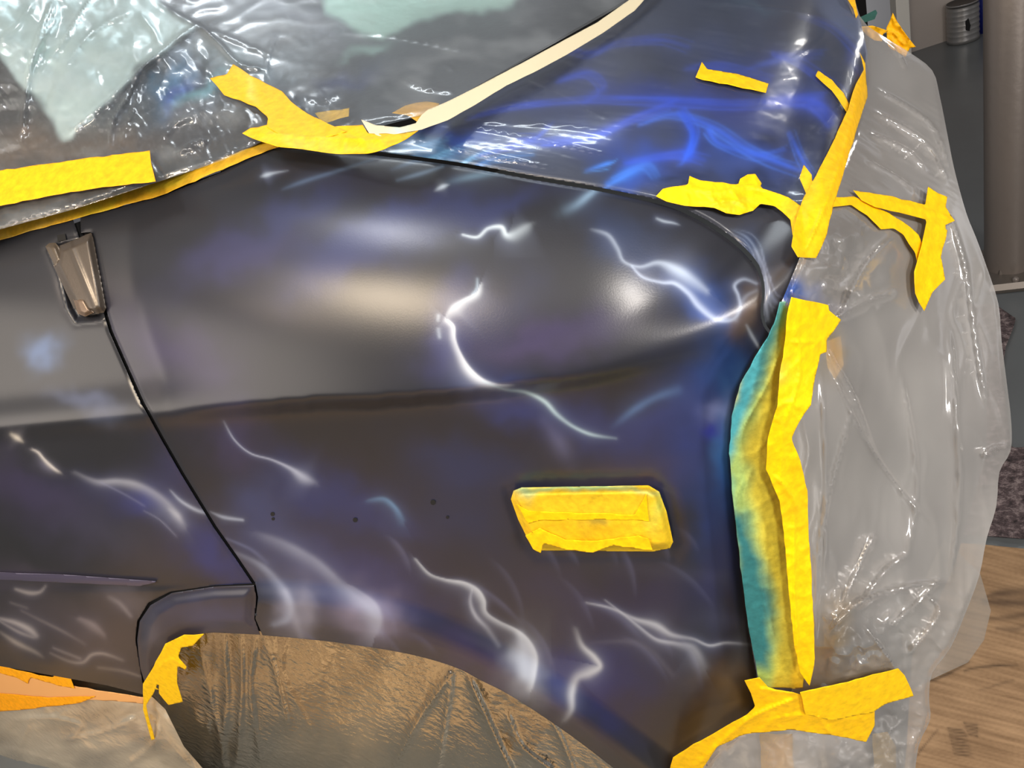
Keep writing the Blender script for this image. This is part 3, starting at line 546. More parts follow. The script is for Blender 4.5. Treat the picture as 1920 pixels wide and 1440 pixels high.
def w_top(px, py, dd):
    m = np.exp(-((px - 330) / 330) ** 2 - ((py - 170) / 150) ** 2)
    u, v = rot(px, py, 58); u2, v2 = rot(px, py, 35)
    fan = ridge(v / 15 + .8 * noise(px / 90, py / 90, 8), u / 150, 4) ** 3
    h = .018 * facets(px / 62 + .5 * noise(px / 80, py / 80, 1), py / 50, 3) * (.5 + m) + .005 * ridge(px / 70, py / 40, 9) ** 2 + .0045 * fan * sstep(60, 200, py) * (1 - sstep(560, 700, px))
    h = h + .005 * facets(px / 21, py / 19, 6) * sstep(120, 260, py + .2 * px) * (1 - sstep(600, 760, px))
    h = h * (1 - .65 * sstep(400, 540, px) * (1 - sstep(120, 200, py))) * (1 - .82 * sstep(700, 860, px))
    h = h + 1.3 * creases(px, py, TOPCR)
    return h * sstep(0, 10, dd)
TOPCR = [[(48, 150, 5, .022), (75, 60), (100, 0)], [(55, 145, 4, .014), (110, 90), (155, 20), (180, -10)], [(40, 250, 6, .02), (52, 150), (70, 90), (110, 20)], [(120, 255, 8, .03), (200, 190), (270, 125), (330, 75), (372, 45)], [(372, 45, 6, .02), (410, 80), (450, 120), (500, 130)], [(250, 22, 5, .012), (200, 45), (160, 75), (120, 130)],
  [(262, 25, 5, .012), (290, 60), (300, 85)], [(290, 0, 6, .01), (370, 48), (430, 70), (520, 110)], [(200, 240, 4, .012), (235, 190), (262, 128)], [(205, 280, 3, .012), (215, 220), (262, 140)], [(225, 280, 3, .012), (240, 230), (275, 135)], [(0, 75, 6, .015), (30, 50), (65, 0)], [(110, 0, 6, .012), (100, 60), (80, 110), (50, 150)],
  [(300, 265, 6, .014), (340, 225), (400, 200)], [(520, 60, 5, .01), (500, 130), (530, 180)], [(640, 60, 3, .006), (720, 65), (800, 80), (885, 98)], [(750, 145, 3, .01), (790, 165), (850, 172)], [(830, 118, 3, .006), (850, 132)], [(330, 290, 8, .02), (360, 270), (390, 262)], [(560, 180, 4, .01), (600, 190), (640, 176)]]
ws = P(patch('windshield', WPOLY, d_top, MWind, step=4, off=-.05, relief=lambda x, y, d: (.016 * facets(x / 80, y / 60, 3) + .012 * facets(x / 38, y / 30, 9) * sstep(380, 200, x) + .8 * creases(x, y, TOPCR[:10]) + .004 * facets(x / 15, y / 13, 4)) * (1 - .8 * sstep(600, 760, x)), base=(66, 70, 74), blotches=W_BL))
def hz_top(px, py):
    return .10 + .16 * np.clip(fbm(px / 120, py / 60, 3, 2), 0, 1) + .14 * np.exp(-((px - 480) / 160) ** 2 - ((py - 60) / 70) ** 2)
ft = tag(patch('plastic_film', [(-140, 505), (0, 430), (140, 392), (300, 340), (420, 300), (500, 262), (640, 262), (690, 236), (800, 215), (1000, 104), (1197, -8), (1240, -80), (-140, -80)], d_top, FT, step=4, off=.012, relief=w_top, base=(205, 212, 216), haze=hz_top),
    'crumpled clear masking film over the windshield, left of the cream tape', 'plastic sheet')

# hood film
HFP = [(640, 274)] + [(x + 1, y - 2) for x, y in SEAMH if x <= 1245] + [(1290, 372), (1340, 374), (1400, 378), (1440, 374), (1480, 392), (1494, 430), (1502, 476), (1532, 420), (1572, 330), (1602, 240), (1621, 160), (1627, 100), (1614, 40), (1582, -12), (1500, -62), (1230, -62), (1196, 5), (1100, 62), (1000, 108), (900, 163), (800, 228), (720, 252)]
def w_hood(px, py, dd):
    u, v = rot(px, py, 9)
    h = .0022 * ridge(v / 9 + noise(px / 160, py / 60, 2), u / 260, 7) ** 2 * sstep(900, 1100, px) * (1 - sstep(120, 260, py)) + .0010 * ridge(v / 12, u / 200, 3) ** 2 + .004 * noise(px / 130, py / 70, 4)
    h = h * (1 - .85 * sstep(1340, 1440, px))
    h = h + .004 * fbm(px / 70, py / 34, 3, 21) * sstep(1340, 1440, px) + creases(px, py, HCR)
    return h * sstep(0, 8, dd)
HCR = [[(815, 232, 3, .008), (900, 240), (1000, 258), (1040, 268), (1140, 290)], [(835, 226, 3, .006), (940, 230), (1060, 236), (1150, 248)], [(760, 255, 3, .007), (840, 275), (900, 290), (980, 302)], [(770, 262, 3, .006), (880, 284), (1040, 316)], [(850, 218, 3, .005), (930, 206), (1008, 188)], [(980, 150, 3, .004), (1060, 185), (1145, 225)],
  [(1060, 92, 3, .004), (1160, 100), (1260, 118)], [(700, 285, 4, .006), (850, 302), (1050, 335), (1240, 372)], [(1480, 115, 4, .006), (1530, 80), (1552, 55)], [(1530, 250, 4, .008), (1560, 215), (1580, 192)], [(1490, 200, 3, .004), (1530, 178)], [(1290, 0, 5, .006), (1400, 10), (1510, 24), (1580, 60)], [(1585, 190, 3, .006), (1600, 130), (1600, 100)]]
fh = tag(patch('plastic_film', HFP, d_body, FH, step=3.6, off=.009, relief=w_hood, base=(132, 146, 180), haze=lambda x, y: .11 + .06 * sstep(200, 0, y) + .05 * noise(x / 90, y / 50, 3) + .35 * np.clip(sstep(1500, 1560, x) * (1 - sstep(30, 60, y - (x - 1560) * .9)) , 0, 1)),
    'taut clear film stretched over the blue-flamed hood', 'plastic sheet')

# front film
FFP = crom([(1590, -70), (1612, 30), (1660, 70), (1705, 98), (1748, 132), (1762, 180), (1776, 250), (1790, 320), (1812, 400), (1830, 445), (1850, 500), (1872, 570), (1878, 640), (1888, 720), (1896, 790), (1895, 845), (1874, 885), (1868, 950), (1850, 1010), (1836, 1080), (1810, 1150), (1782, 1215), (1748, 1262), (1742, 1310), (1744, 1350), (1722, 1400), (1712, 1490)], 3).tolist() + [(1300, 1490), (1330, 1420), (1400, 1360), (1470, 1330), (1490, 1280), (1480, 1100), (1468, 950), (1440, 850), (1448, 740), (1450, 640), (1464, 570), (1500, 482), (1532, 420), (1572, 330), (1600, 250), (1622, 150), (1612, 60), (1580, -20), (1560, -70)]
FCR = [[(1560, 600, 8, .02), (1620, 565), (1680, 545)], [(1575, 595, 10, .02), (1620, 500), (1680, 440)], [(1560, 690, 6, .012), (1600, 780), (1660, 880), (1740, 980)], [(1540, 640, 5, .01), (1600, 740), (1640, 850)], [(1640, 210, 5, .014), (1700, 240), (1750, 280), (1778, 345)], [(1640, 165, 5, .012), (1710, 205), (1755, 245), (1780, 320)],
  [(1630, 250, 5, .012), (1700, 280), (1740, 320)], [(1625, 300, 5, .01), (1680, 330), (1720, 360)], [(1640, 60, 4, .008), (1680, 95), (1700, 130)], [(1780, 400, 5, .012), (1810, 500), (1830, 640), (1850, 760)], [(1600, 760, 5, .01), (1540, 1000), (1530, 1200)], [(1660, 1180, 6, .014), (1720, 1130), (1760, 1085)], [(1580, 1130, 6, .014), (1620, 1040), (1640, 1000)],
  [(1600, 1150, 6, .014), (1660, 1070), (1700, 1040)], [(1560, 1180, 6, .02), (1610, 1130), (1700, 1100), (1780, 1090)], [(1620, 1170, 4, .014), (1680, 1260), (1640, 1300)], [(1700, 1230, 5, .014), (1760, 1150), (1740, 1120)], [(1540, 700, 4, .01), (1550, 900), (1545, 1100)], [(1690, 700, 8, .01), (1720, 900), (1700, 1050)], [(1780, 620, 8, .012), (1800, 900), (1780, 1100)], [(1840, 860, 6, .01), (1860, 840), (1895, 835)]]
def w_front(px, py, dd):
    u, v = rot(px, py, 32)
    top = 1 - sstep(330, 460, py); low = sstep(1050, 1180, py); mid = sstep(400, 460, py) * (1 - sstep(520, 600, py)) * (1 - sstep(1580, 1700, px))
    h = .010 * noise(px / 130, py / 260, 3) + .004 * ridge(px / 50 + .4 * noise(px / 90, py / 90, 2), py / 320, 6) ** 2 * (1 - top)
    h = h + .0035 * ridge(v / 11, u / 130, 5) ** 2 * top * sstep(130, 240, py)
    h = h + (low * (.25 + .75 * sstep(1530, 1575, px)) + mid * .9) * (.040 * facets(px / 50, py / 46, 12) + .015 * facets(px / 19, py / 19, 13)) + 1.3 * creases(px, py, FCR)
    h = h + .016 * facets(px / 30, py / 26, 17) * sstep(1370, 1395, py)
    return h * sstep(0, 10, dd)
def hz_front(px, py):
    return np.clip(.60 + .14 * fbm(px / 150, py / 260, 3, 4) - .18 * (1 - sstep(60, 330, py)) + .4 * np.exp(-((px - 1485) / 40) ** 2 - ((py - 552) / 22) ** 2) - .16 * np.exp(-((px - 1560) / 60) ** 2 - ((py - 450) / 90) ** 2) - .24 * sstep(1120, 1200, py) * (1 - sstep(1600, 1720, px)), .05, .8)
ff = tag(patch('plastic_film', FFP, d_front, FF, step=4, off=.006, relief=w_front, base=(200, 196, 191), haze=hz_front, blotches=[(1500, 560, 60, 26, 20, (60, 110, 200), .9), (1470, 555, 30, 30, 0, (40, 96, 200), .9), (1560, 640, 20, 60, 0, (200, 170, 90), .5), (1560, 1190, 30, 60, 30, (214, 170, 70), .6), (1480, 1430, 110, 50, 0, (246, 240, 232), .9), (1680, 1180, 60, 60, 30, (232, 228, 222), .6)]),  # pale low blotches paint the silvery crease highlights into the film colour
    'large milky film sheet draped down over the front of the car', 'plastic sheet')
# what the front film hides: nose panel and bumper
P(patch('front_panel', [(1470, 590), (1500, 490), (1560, 370), (1600, 260), (1640, 180), (1700, 220), (1740, 300), (1800, 500), (1850, 700), (1850, 850), (1790, 1060), (1710, 1230), (1700, 1400), (1690, 1500), (1400, 1500), (1430, 1280), (1404, 1100), (1388, 950), (1385, 850), (1400, 760)], d_front, MP, step=10, off=-.06, base=(84, 82, 84), blotches=[(1600, 600, 40, 300, 0, (50, 50, 54), .8), (1680, 900, 40, 200, 0, (120, 118, 116), .6)]))
bum = P(patch('bumper', [(1340, 1395), (1420, 1370), (1500, 1365), (1640, 1380), (1680, 1400), (1690, 1500), (1280, 1500), (1300, 1440)], d_front, MP, step=6, off=-.05, relief=lambda x, y, d: .03 * sstep(0, 40, d), base=(196, 190, 186), skirt=.08,
    blotches=[(1580, 1450, 60, 20, 10, (70, 68, 74), .7), (1650, 1440, 30, 30, 0, (90, 88, 90), .5)]))

# wheel arch: tyre behind, film in front
tyre = P(patch('tire', [(280, 1190), (420, 1150), (700, 1170), (900, 1230), (1100, 1340), (1280, 1500), (270, 1500), (270, 1300)], d_arch, MK, step=10, off=-.12, relief=lambda x, y, d: .04 * sstep(0, 60, d)))
GO = (196, 166, 120)
A_BL = [(700, 1300, 130, 120, 10, (206, 178, 132), 1), (580, 1240, 60, 50, 0, GO, .8), (560, 1330, 40, 90, 0, GO, .6), (680, 1400, 90, 60, 0, (214, 184, 136), .9), (800, 1300, 40, 90, 20, (150, 124, 84), .8), (460, 1300, 20, 120, 0, (120, 110, 96), .7), (420, 1280, 20, 120, 0, (56, 50, 44), .8), (1000, 1400, 70, 60, 30, (60, 56, 54), .8), (880, 1400, 60, 60, 20, (104, 86, 62), .8)]  # golden floor reflection and dark fold gaps painted into the film colour
ACR = [[(420, 1190, 8, .02), (425, 1300), (415, 1450)], [(450, 1195, 8, .018), (455, 1300), (440, 1480)], [(375, 1220, 6, .016), (400, 1320), (430, 1480)], [(852, 1255, 9, .03), (780, 1360), (720, 1480)], [(850, 1258, 6, .02), (835, 1360), (815, 1480)], [(878, 1265, 9, .03), (920, 1360), (975, 1480)], [(495, 1195, 8, .02), (520, 1270), (545, 1380)], [(950, 1330, 8, .02), (980, 1400), (1050, 1450)], [(1030, 1340, 8, .016), (1060, 1400), (1090, 1480)],
  [(540, 1190, 6, .01), (530, 1260), (570, 1340), (600, 1400)], [(480, 1195, 7, .02), (470, 1300), (500, 1470)]]
def w_arch(px, py, dd):
    return (.030 * facets(px / 66, py / 84, 2) + .010 * ridge(px / 30, py / 170, 4) ** 2 * (1 - sstep(480, 560, px)) + .006 * facets(px / 22, py / 20, 7) + 1.3 * creases(px, py, ACR))
def hz_arch(px, py): return np.clip(.12 + .55 * np.exp(-((px - 660) / 160) ** 2 - ((py - 1310) / 130) ** 2) * (1 + .5 * fbm(px / 60, py / 60, 2, 5)) + .12 * fbm(px / 40, py / 120, 3, 8), .04, .75)
AFP = [(282, 1300), (290, 1240), (312, 1200), (345, 1184), (420, 1180), (500, 1184), (640, 1198), (760, 1216), (850, 1242), (960, 1296), (1060, 1360), (1150, 1430), (1215, 1492), (300, 1492)]
fa = tag(patch('plastic_film', AFP, d_arch, FA, step=4, relief=w_arch, base=(120, 108, 92), blotches=A_BL, haze=hz_arch), 'crinkled film filling the wheel arch, golden reflection painted in', 'plastic sheet')
SCR = [[(20, 1350, 8, .02), (90, 1345), (150, 1360), (130, 1390)], [(60, 1340, 8, .014), (40, 1400), (20, 1470)], [(100, 1390, 8, .016), (200, 1370), (260, 1340)], [(230, 1440, 8, .02), (290, 1390), (300, 1340)], [(270, 1330, 6, .016), (310, 1380), (370, 1450)], [(290, 1325, 6, .016), (330, 1370), (390, 1480)], [(0, 1400, 8, .014), (80, 1420), (200, 1470)]]
fs = tag(patch('plastic_film', [(-140, 1305), (0, 1315), (150, 1312), (285, 1306), (310, 1330), (345, 1400), (425, 1492), (60, 1492), (-140, 1440)], d_sill, FS, step=4, base=(252, 238, 212), haze=lambda x, y: np.clip(.66 + .3 * fbm(x / 110, y / 60, 3, 3), .15, .9),
    relief=lambda x, y, d: .050 * facets(x / 70, y / 50, 5) + .020 * facets(x / 26, y / 20, 8) + 1.4 * creases(x, y, SCR)), 'pale cream film hanging below the door sill', 'plastic sheet')
P(patch('sill', [(-140, 1200), (0, 1245), (280, 1300), (285, 1330), (-140, 1420)], d_sill, MP, step=12, off=-.05, base=(40, 36, 32)))

# ------------------------------------------------------------------ tapes
tape('long flat yellow tape strip along the lower edge of the windshield film', [(-140, 385), (0, 320), (140, 300), (281, 282), (283, 305), (292, 340), (180, 353), (100, 366), (0, 386), (-140, 452)], d_top, .042, wr=.001, base=(232, 172, 14))
tape('narrow see-through yellow tape following the top edge of door and fender', [(-140, 500), (0, 417), (65, 400), (130, 374), (230, 350), (290, 330), (370, 300), (430, 288), (490, 258), (522, 276), (505, 281), (430, 312), (300, 367), (220, 389), (140, 411), (0, 450), (-140, 535)], d_body, .0035, wr=.0008, base=(220, 172, 44), blotches=[(180, 375, 60, 8, -15, OL, .6), (320, 330, 60, 8, -18, OL, .6), (430, 295, 40, 6, -18, (220, 190, 90), .6), (40, 425, 60, 6, -15, (210, 180, 90), .6)])
tape('curved yellow tape strip rising over the crumpled windshield film', [(394, 147), (425, 140), (437, 120), (470, 142), (530, 172), (545, 190), (575, 212), (615, 232), (650, 246), (600, 262), (520, 250), (500, 238), (503, 220), (480, 200), (420, 178)], d_top, .052, wr=.0014, base=(236, 180, 20), blotches=[(460, 165, 26, 10, 30, (232, 196, 90), .6)])
tape('crumpled yellow tape bunched where hood, fender and windshield meet', [(454, 250), (470, 240), (500, 234), (600, 240), (640, 236), (680, 234), (690, 250), (740, 252), (786, 244), (760, 262), (720, 280), (690, 288), (640, 289), (520, 275), (480, 262)], d_top, .046, wr=.003, base=(240, 186, 10), blotches=[(560, 262, 60, 8, 5, (224, 190, 80), .5), (640, 280, 60, 6, 5, (220, 190, 60), .6)], cr=[[(500, 250, 5, .006), (600, 258), (700, 262)], [(620, 245, 4, .006), (680, 262), (740, 256)]])
wt = tape('long cream tape strip joining windshield film and hood film', [(677, 224), (705, 235), (750, 239), (780, 231), (790, 216), (802, 206), (840, 190), (900, 160), (1000, 107), (1060, 74), (1120, 42), (1180, 0), (1210, -40), (1245, -40), (1212, -5), (1190, 20), (1130, 62), (1060, 104), (1000, 136), (950, 160), (890, 197), (840, 225), (790, 243), (750, 250), (715, 256), (692, 250)], d_top, .048, base=(212, 200, 168), wr=.0004, torn=.3, mat=MW, group=None, blotches=[(750, 242, 20, 6, 0, (180, 214, 205), .8)])
tape('faded yellow tape scrap under the film beside the cream tape', [(735, 212), (760, 198), (800, 190), (824, 194), (806, 218), (782, 228), (764, 216)], d_top, .004, base=(216, 170, 60))
tape('small yellow tape scrap beneath film above the bunched tape', [(590, 212), (655, 202), (654, 218), (606, 232)], d_top, .004, base=(210, 176, 80))
tape('short yellow tape stub alone in the middle of the hood film', [(1304, 145), (1316, 116), (1326, 130), (1380, 138), (1441, 157), (1436, 174), (1380, 162), (1318, 150)], d_body, .016, base=Y1, wr=.001)
tape('short narrow yellow tape strip on the right end of the hood', [(1529, 142), (1534, 132), (1560, 150), (1582, 175), (1592, 195), (1589, 212), (1582, 202), (1560, 170)], d_body, .018, base=Y1, wr=.0006)
tape('crinkled yellow tape sealing the hood film above the fender seam', [(1230, 368), (1243, 354), (1290, 346), (1293, 330), (1312, 338), (1384, 346), (1388, 335), (1402, 327), (1416, 326), (1428, 344), (1425, 352), (1478, 370), (1500, 385), (1512, 410), (1510, 450), (1520, 478), (1500, 470), (1486, 440), (1482, 412), (1452, 386), (1426, 382), (1412, 395), (1386, 403), (1362, 400), (1340, 390), (1285, 386), (1250, 378)], d_body, .012, base=(250, 204, 16), wr=.0022,
     cr=[[(1290, 352, 4, .006), (1350, 360), (1410, 350), (1480, 372)], [(1330, 385, 3, .005), (1370, 375), (1400, 388)]], blotches=[(1370, 388, 40, 8, 0, (214, 184, 40), .5)])
tape('long yellow tape running down the front edge of the hood', [(1612, 98), (1622, 118), (1627, 180), (1604, 250), (1580, 330), (1562, 385), (1550, 440), (1537, 470), (1530, 484), (1496, 482), (1484, 462), (1490, 420), (1506, 372), (1530, 330), (1560, 270), (1590, 205), (1600, 170), (1620, 130)], lambda x, y: np.minimum(d_front(x, y), d_body(x, y)), .035, base=(240, 188, 14), wr=.0012, cr=[[(1612, 160, 4, .008), (1590, 260), (1550, 380), (1510, 470)]])
tape('little pointed yellow tape tab standing beside the hood edge tape', [(1499, 334), (1507, 309), (1522, 328), (1524, 350), (1516, 374), (1506, 350)], d_body, .03, base=Y1, wr=.0008)
tape('upper branched yellow tape on the front film with a torn tail', [(1600, 357), (1660, 366), (1735, 384), (1740, 350), (1758, 362), (1776, 369), (1773, 388), (1790, 414), (1768, 424), (1776, 432), (1764, 482), (1772, 524), (1748, 548), (1742, 562), (1733, 583), (1716, 550), (1714, 510), (1728, 460), (1738, 412), (1700, 402), (1640, 388), (1616, 376)], d_front, .03, base=Y1, wr=.0014, cr=[[(1650, 375, 4, .005), (1740, 395), (1785, 412)]])
tape('lower curving yellow tape across the top of the front film', [(1548, 371), (1600, 368), (1640, 386), (1690, 414), (1722, 440), (1736, 468), (1736, 508), (1722, 506), (1716, 474), (1694, 440), (1676, 428), (1652, 430), (1626, 404), (1596, 384), (1548, 390)], d_front, .022, base=Y1, wr=.0012)
OVER = [([(1440, 560), (1500, 560), (1490, 760), (1470, 860), (1490, 1000), (1492, 1290), (1400, 1290), (1360, 850), (1400, 680)], 10, (200, 192, 70), .7),
  ([(1440, 560), (1490, 560), (1470, 620), (1440, 700), (1420, 780), (1404, 850), (1408, 940), (1424, 1020), (1450, 1110), (1462, 1200), (1450, 1290), (1400, 1290), (1350, 850), (1390, 680)], 16, (140, 180, 110), .8),
  ([(1440, 560), (1470, 570), (1450, 640), (1424, 710), (1402, 770), (1388, 830), (1372, 860), (1340, 860), (1390, 680)], 14, (50, 150, 170), .9), ([(1350, 840), (1376, 850), (1380, 930), (1386, 980), (1370, 980)], 9, (110, 170, 140), .7),
  ([(1370, 960), (1398, 970), (1414, 1020), (1436, 1080), (1446, 1150), (1450, 1210), (1440, 1250), (1400, 1250)], 16, (16, 104, 116), .92), (1420, 1262, 30, 14, 0, (150, 170, 60), .5)]
OVS = []
tape('wide yellow tape down the front fender edge, stained teal by overspray', [(1462, 566), (1500, 562), (1500, 640), (1486, 760), (1478, 860), (1490, 960), (1500, 1100), (1512, 1220), (1505, 1290), (1440, 1290), (1422, 1272), (1408, 1200), (1396, 1120), (1384, 1020), (1372, 920), (1367, 850), (1372, 780), (1388, 720), (1414, 672), (1440, 632), (1452, 605)], d_front, .012, base=(236, 204, 60), wr=.0018, sc_=1.2, strokes=OVS, blotches=OVER, cr=[[(1470, 640, 4, .006), (1440, 720), (1400, 790), (1384, 830)], [(1395, 900, 4, .006), (1380, 940), (1386, 990)], [(1410, 880, 4, .005), (1396, 930), (1400, 1010)], [(1420, 990, 4, .006), (1430, 1100), (1450, 1200)]])
tape('clean bright yellow tape layered over the teal-stained fender tape', [(1484, 557), (1510, 563), (1553, 572), (1554, 582), (1577, 600), (1562, 622), (1550, 636), (1550, 660), (1538, 664), (1528, 708), (1520, 760), (1498, 792), (1484, 822), (1500, 862), (1514, 920), (1516, 1000), (1522, 1100), (1527, 1200), (1526, 1250), (1518, 1286), (1500, 1260), (1488, 1200), (1478, 1100), (1470, 1000), (1462, 940), (1436, 880), (1440, 820), (1458, 760), (1462, 700), (1472, 640), (1476, 590)], d_front, .055, base=(254, 210, 4), wr=.0024, sc_=1.1,
     blotches=[(1458, 690, 20, 20, 0, (180, 200, 90), .6), (1500, 960, 30, 40, 0, (250, 186, 10), .4)], cr=[[(1490, 600, 5, .005), (1500, 700), (1470, 800)], [(1480, 640, 5, .006), (1540, 640)], [(1450, 890, 4, .006), (1480, 920), (1500, 960)], [(1490, 960, 4, .008), (1490, 1100), (1500, 1250)]])
tape('broad flat yellow tape arm reaching right across the bumper film', [(1500, 1298), (1560, 1285), (1620, 1270), (1684, 1253), (1696, 1266), (1713, 1305), (1660, 1320), (1636, 1336), (1560, 1350), (1510, 1340)], d_front, .085, base=(254, 206, 8), wr=.001)
tape('large folded yellow tape sheet wrapping the lower fender corner', [(1396, 1276), (1424, 1270), (1440, 1288), (1500, 1302), (1560, 1296), (1640, 1330), (1640, 1360), (1624, 1391), (1560, 1378), (1480, 1368), (1400, 1376), (1345, 1400), (1318, 1440), (1290, 1480), (1248, 1480), (1262, 1420), (1300, 1395), (1350, 1368), (1400, 1340), (1416, 1325), (1408, 1300)], d_front, .072, base=(252, 200, 8), wr=.0026, cr=[[(1500, 1300, 5, .01), (1540, 1350), (1560, 1376)], [(1300, 1440, 5, .01), (1400, 1350), (1500, 1306)], [(1420, 1290, 5, .008), (1500, 1300)], [(1440, 1350, 4, .006), (1500, 1340), (1620, 1350)]])
tape('yellow tape under film at the left of the wrapped bumper', [(1424, 1376), (1486, 1376), (1490, 1490), (1430, 1490)], d_front, .002, base=(236, 186, 60), wr=.0005)
tape('pale yellow tape under film at the right of the wrapped bumper', [(1636, 1376), (1664, 1372), (1680, 1400), (1682, 1490), (1640, 1490)], d_front, .002, base=(196, 160, 70), wr=.0005)
tape('hooked yellow tape at the rear curve of the wheel arch', [(292, 1240), (310, 1207), (345, 1190), (384, 1188), (362, 1211), (340, 1214), (334, 1232), (350, 1250), (348, 1256), (333, 1248), (332, 1280), (343, 1316), (316, 1322), (298, 1300), (298, 1275), (288, 1300), (274, 1322), (290, 1386), (284, 1388), (268, 1330), (268, 1282), (288, 1250)], d_body, .035, base=(248, 204, 14), wr=.002, cr=[[(290, 1260, 4, .006), (320, 1235), (348, 1252)]])
tape('thin yellow tape sliver under the lip of the wheel arch', [(1030, 1340), (1060, 1356), (1120, 1394), (1190, 1440), (1230, 1480), (1200, 1480), (1110, 1404), (1050, 1362)], d_body, -.004, base=(240, 196, 10), wr=.0006)
tape('yellow tape lower edge along the brown paper below the door', [(-140, 1280), (0, 1300), (90, 1308), (182, 1305), (150, 1318), (50, 1330), (0, 1334), (-140, 1316)], d_sill, .075, base=(255, 176, 6), wr=.001)
tape('upper ragged yellow tape on the brown paper below the door', [(-140, 1200), (0, 1244), (30, 1256), (100, 1270), (102, 1264), (132, 1270), (140, 1291), (110, 1286), (56, 1270), (52, 1282), (30, 1270), (0, 1262), (-140, 1222)], d_sill, .075, base=(255, 178, 10), wr=.001)
tape('brown masking paper strip tucked under the door edge', [(-140, 1210), (0, 1256), (100, 1278), (180, 1294), (272, 1308), (268, 1320), (180, 1312), (0, 1316), (-140, 1300)], d_sill, .066, base=(226, 168, 104), wr=.001, mat=MW, name='masking_paper', cat='paper', group=None)
tape('faded yellow tape hanging inside the front film', [(1548, 640), (1576, 630), (1582, 684), (1566, 712), (1552, 690)], d_front, -.004, base=(226, 176, 60))
# side lamp in its recess, covered by tape
LP = [(958, 936), (963, 920), (978, 914), (1216, 910), (1236, 922), (1250, 960), (1262, 1016), (1256, 1028), (1225, 1034), (1010, 1032), (990, 1012), (972, 975)]
P(patch('side_marker_lamp', [(x * .98 + 22, y * .98 + 19.5) for x, y in LP], d_body, MK, step=4, off=.0, relief=lambda x, y, d: .022 * sstep(0, 12, d)))
tape('crumpled yellow tape wrapped over the side lamp', LP, d_body, .002, base=(238, 200, 40), wr=.0009, step=2.2, sc_=.6, torn=.3, relief=lambda x, y, d: .028 * sstep(-1, 15, d), group=None,
     blotches=[(1090, 918, 160, 8, 0, (130, 180, 130), .85), (985, 925, 20, 12, 0, (130, 180, 150), .6), (1240, 950, 14, 40, 0, (190, 196, 80), .8), (1100, 940, 120, 12, 0, (206, 170, 30), .8), (1115, 978, 20, 12, 0, (110, 112, 60), .7), (1090, 995, 90, 18, 0, (228, 176, 14), .7)])
def d_lamp(px, py): return d_body(px, py)
tape('folded yellow tape flap across the middle of the side lamp', [(992, 958), (1100, 962), (1190, 965), (1212, 924), (1217, 978), (1190, 974), (1020, 975), (990, 982), (968, 945)], d_lamp, .0325, base=(253, 204, 10), wr=.0008, step=2.5, sc_=.6, group=None)
tape('lower torn yellow tape fold hanging off the side lamp', [(985, 1004), (1012, 990), (1060, 1012), (1120, 1014), (1196, 1004), (1216, 1010), (1224, 1032), (1205, 1030), (1150, 1022), (1112, 1036), (1060, 1030), (1018, 1018), (1014, 1037), (1000, 1030)], d_lamp, .034, base=(254, 206, 14), wr=.0012, step=2.5, sc_=.6, group=None)

# ------------------------------------------------------------------ door hinge
hg = P(patch('hinge', [(107, 462), (124, 456), (171, 436), (175, 447), (199, 578), (195, 586), (176, 590), (160, 592), (138, 578), (100, 498)], d_body, MH, step=2, off=.006, base=(82, 74, 66), skirt=.03,
    relief=lambda x, y, d: .016 * sstep(0, 14, d) + .004 * np.exp(-((rot(x - 130, y - 450, 68)[1] - 2) / 5) ** 2), lip=.002, lipw=2))
hk = patch('hinge_knuckle', [(85, 462), (92, 456), (104, 455), (110, 462), (122, 492), (103, 499)], d_body, MH, step=2, off=.01, base=(92, 82, 70), skirt=.03, relief=lambda x, y, d: .010 * sstep(0, 10, d), parent=hg)
hk2 = patch('hinge_knuckle', [(137, 560), (150, 556), (160, 558), (176, 586), (160, 594), (146, 588)], d_body, MH, step=2, off=.014, base=(110, 92, 76), skirt=.03, relief=lambda x, y, d: .012 * sstep(0, 8, d), parent=hg)
P(patch('hinge_slot', [(107, 441), (122, 438), (124, 450), (108, 453)], d_body, MK, step=2, off=.002))

# ------------------------------------------------------------------ room
def flo(px, py, h=0.):
    px = np.array([float(px)]); py = np.array([float(py)]); r = rays(px, py)[0]; t = (h - EYE[2]) / r[2]; return EYE + r * t
d_floor = d_plane(0.0)
def floor_mat():
    m, nt, p, out = newmat('painted_floor'); n = node(nt, 'ShaderNodeTexNoise'); n.inputs['Scale'].default_value = 1.4; n.inputs['Detail'].default_value = 6
    tc = node(nt, 'ShaderNodeTexCoord'); nt.links.new(tc.outputs['Object'], n.inputs['Vector'])
    r = node(nt, 'ShaderNodeValToRGB'); r.color_ramp.elements[0].color = (*lin((84, 86, 86)), 1); r.color_ramp.elements[1].color = (*lin((116, 120, 121)), 1)
    nt.links.new(n.outputs[0], r.inputs[0]); nt.links.new(r.outputs[0], p.inputs['Base Color']); p.inputs['Roughness'].default_value = .28; return m
def quad(name, pts, mat): return mesh_obj(name, np.array(pts, float), np.array([[0, 1, 2, 3]]), mat, None, None, False)
fl = quad('floor', [(-6, -4, 0), (5, -4, 0), (5, 8, 0), (-6, 8, 0)], floor_mat()); fl['kind'] = 'structure'
MPly0 = paint_mat('added_plywood', .55, 0., .4)
W1, W2 = flo(1728, 92), flo(1862, 48); wd = (W2 - W1) / np.linalg.norm(W2 - W1); 
A0, A1 = W1 - wd * .12, W1 + wd * 5
wl = quad('wall_back', [A0, A1, A1 + np.array([0, 0, 3]), A0 + np.array([0, 0, 3])], plain('off_white_wall', (176, 166, 158), .8)); wl['kind'] = 'structure'
B0 = A0 - wd * 6; nrm_ = np.array([-wd[1], wd[0], 0]); nrm_ = nrm_ if nrm_[1] > 0 else -nrm_
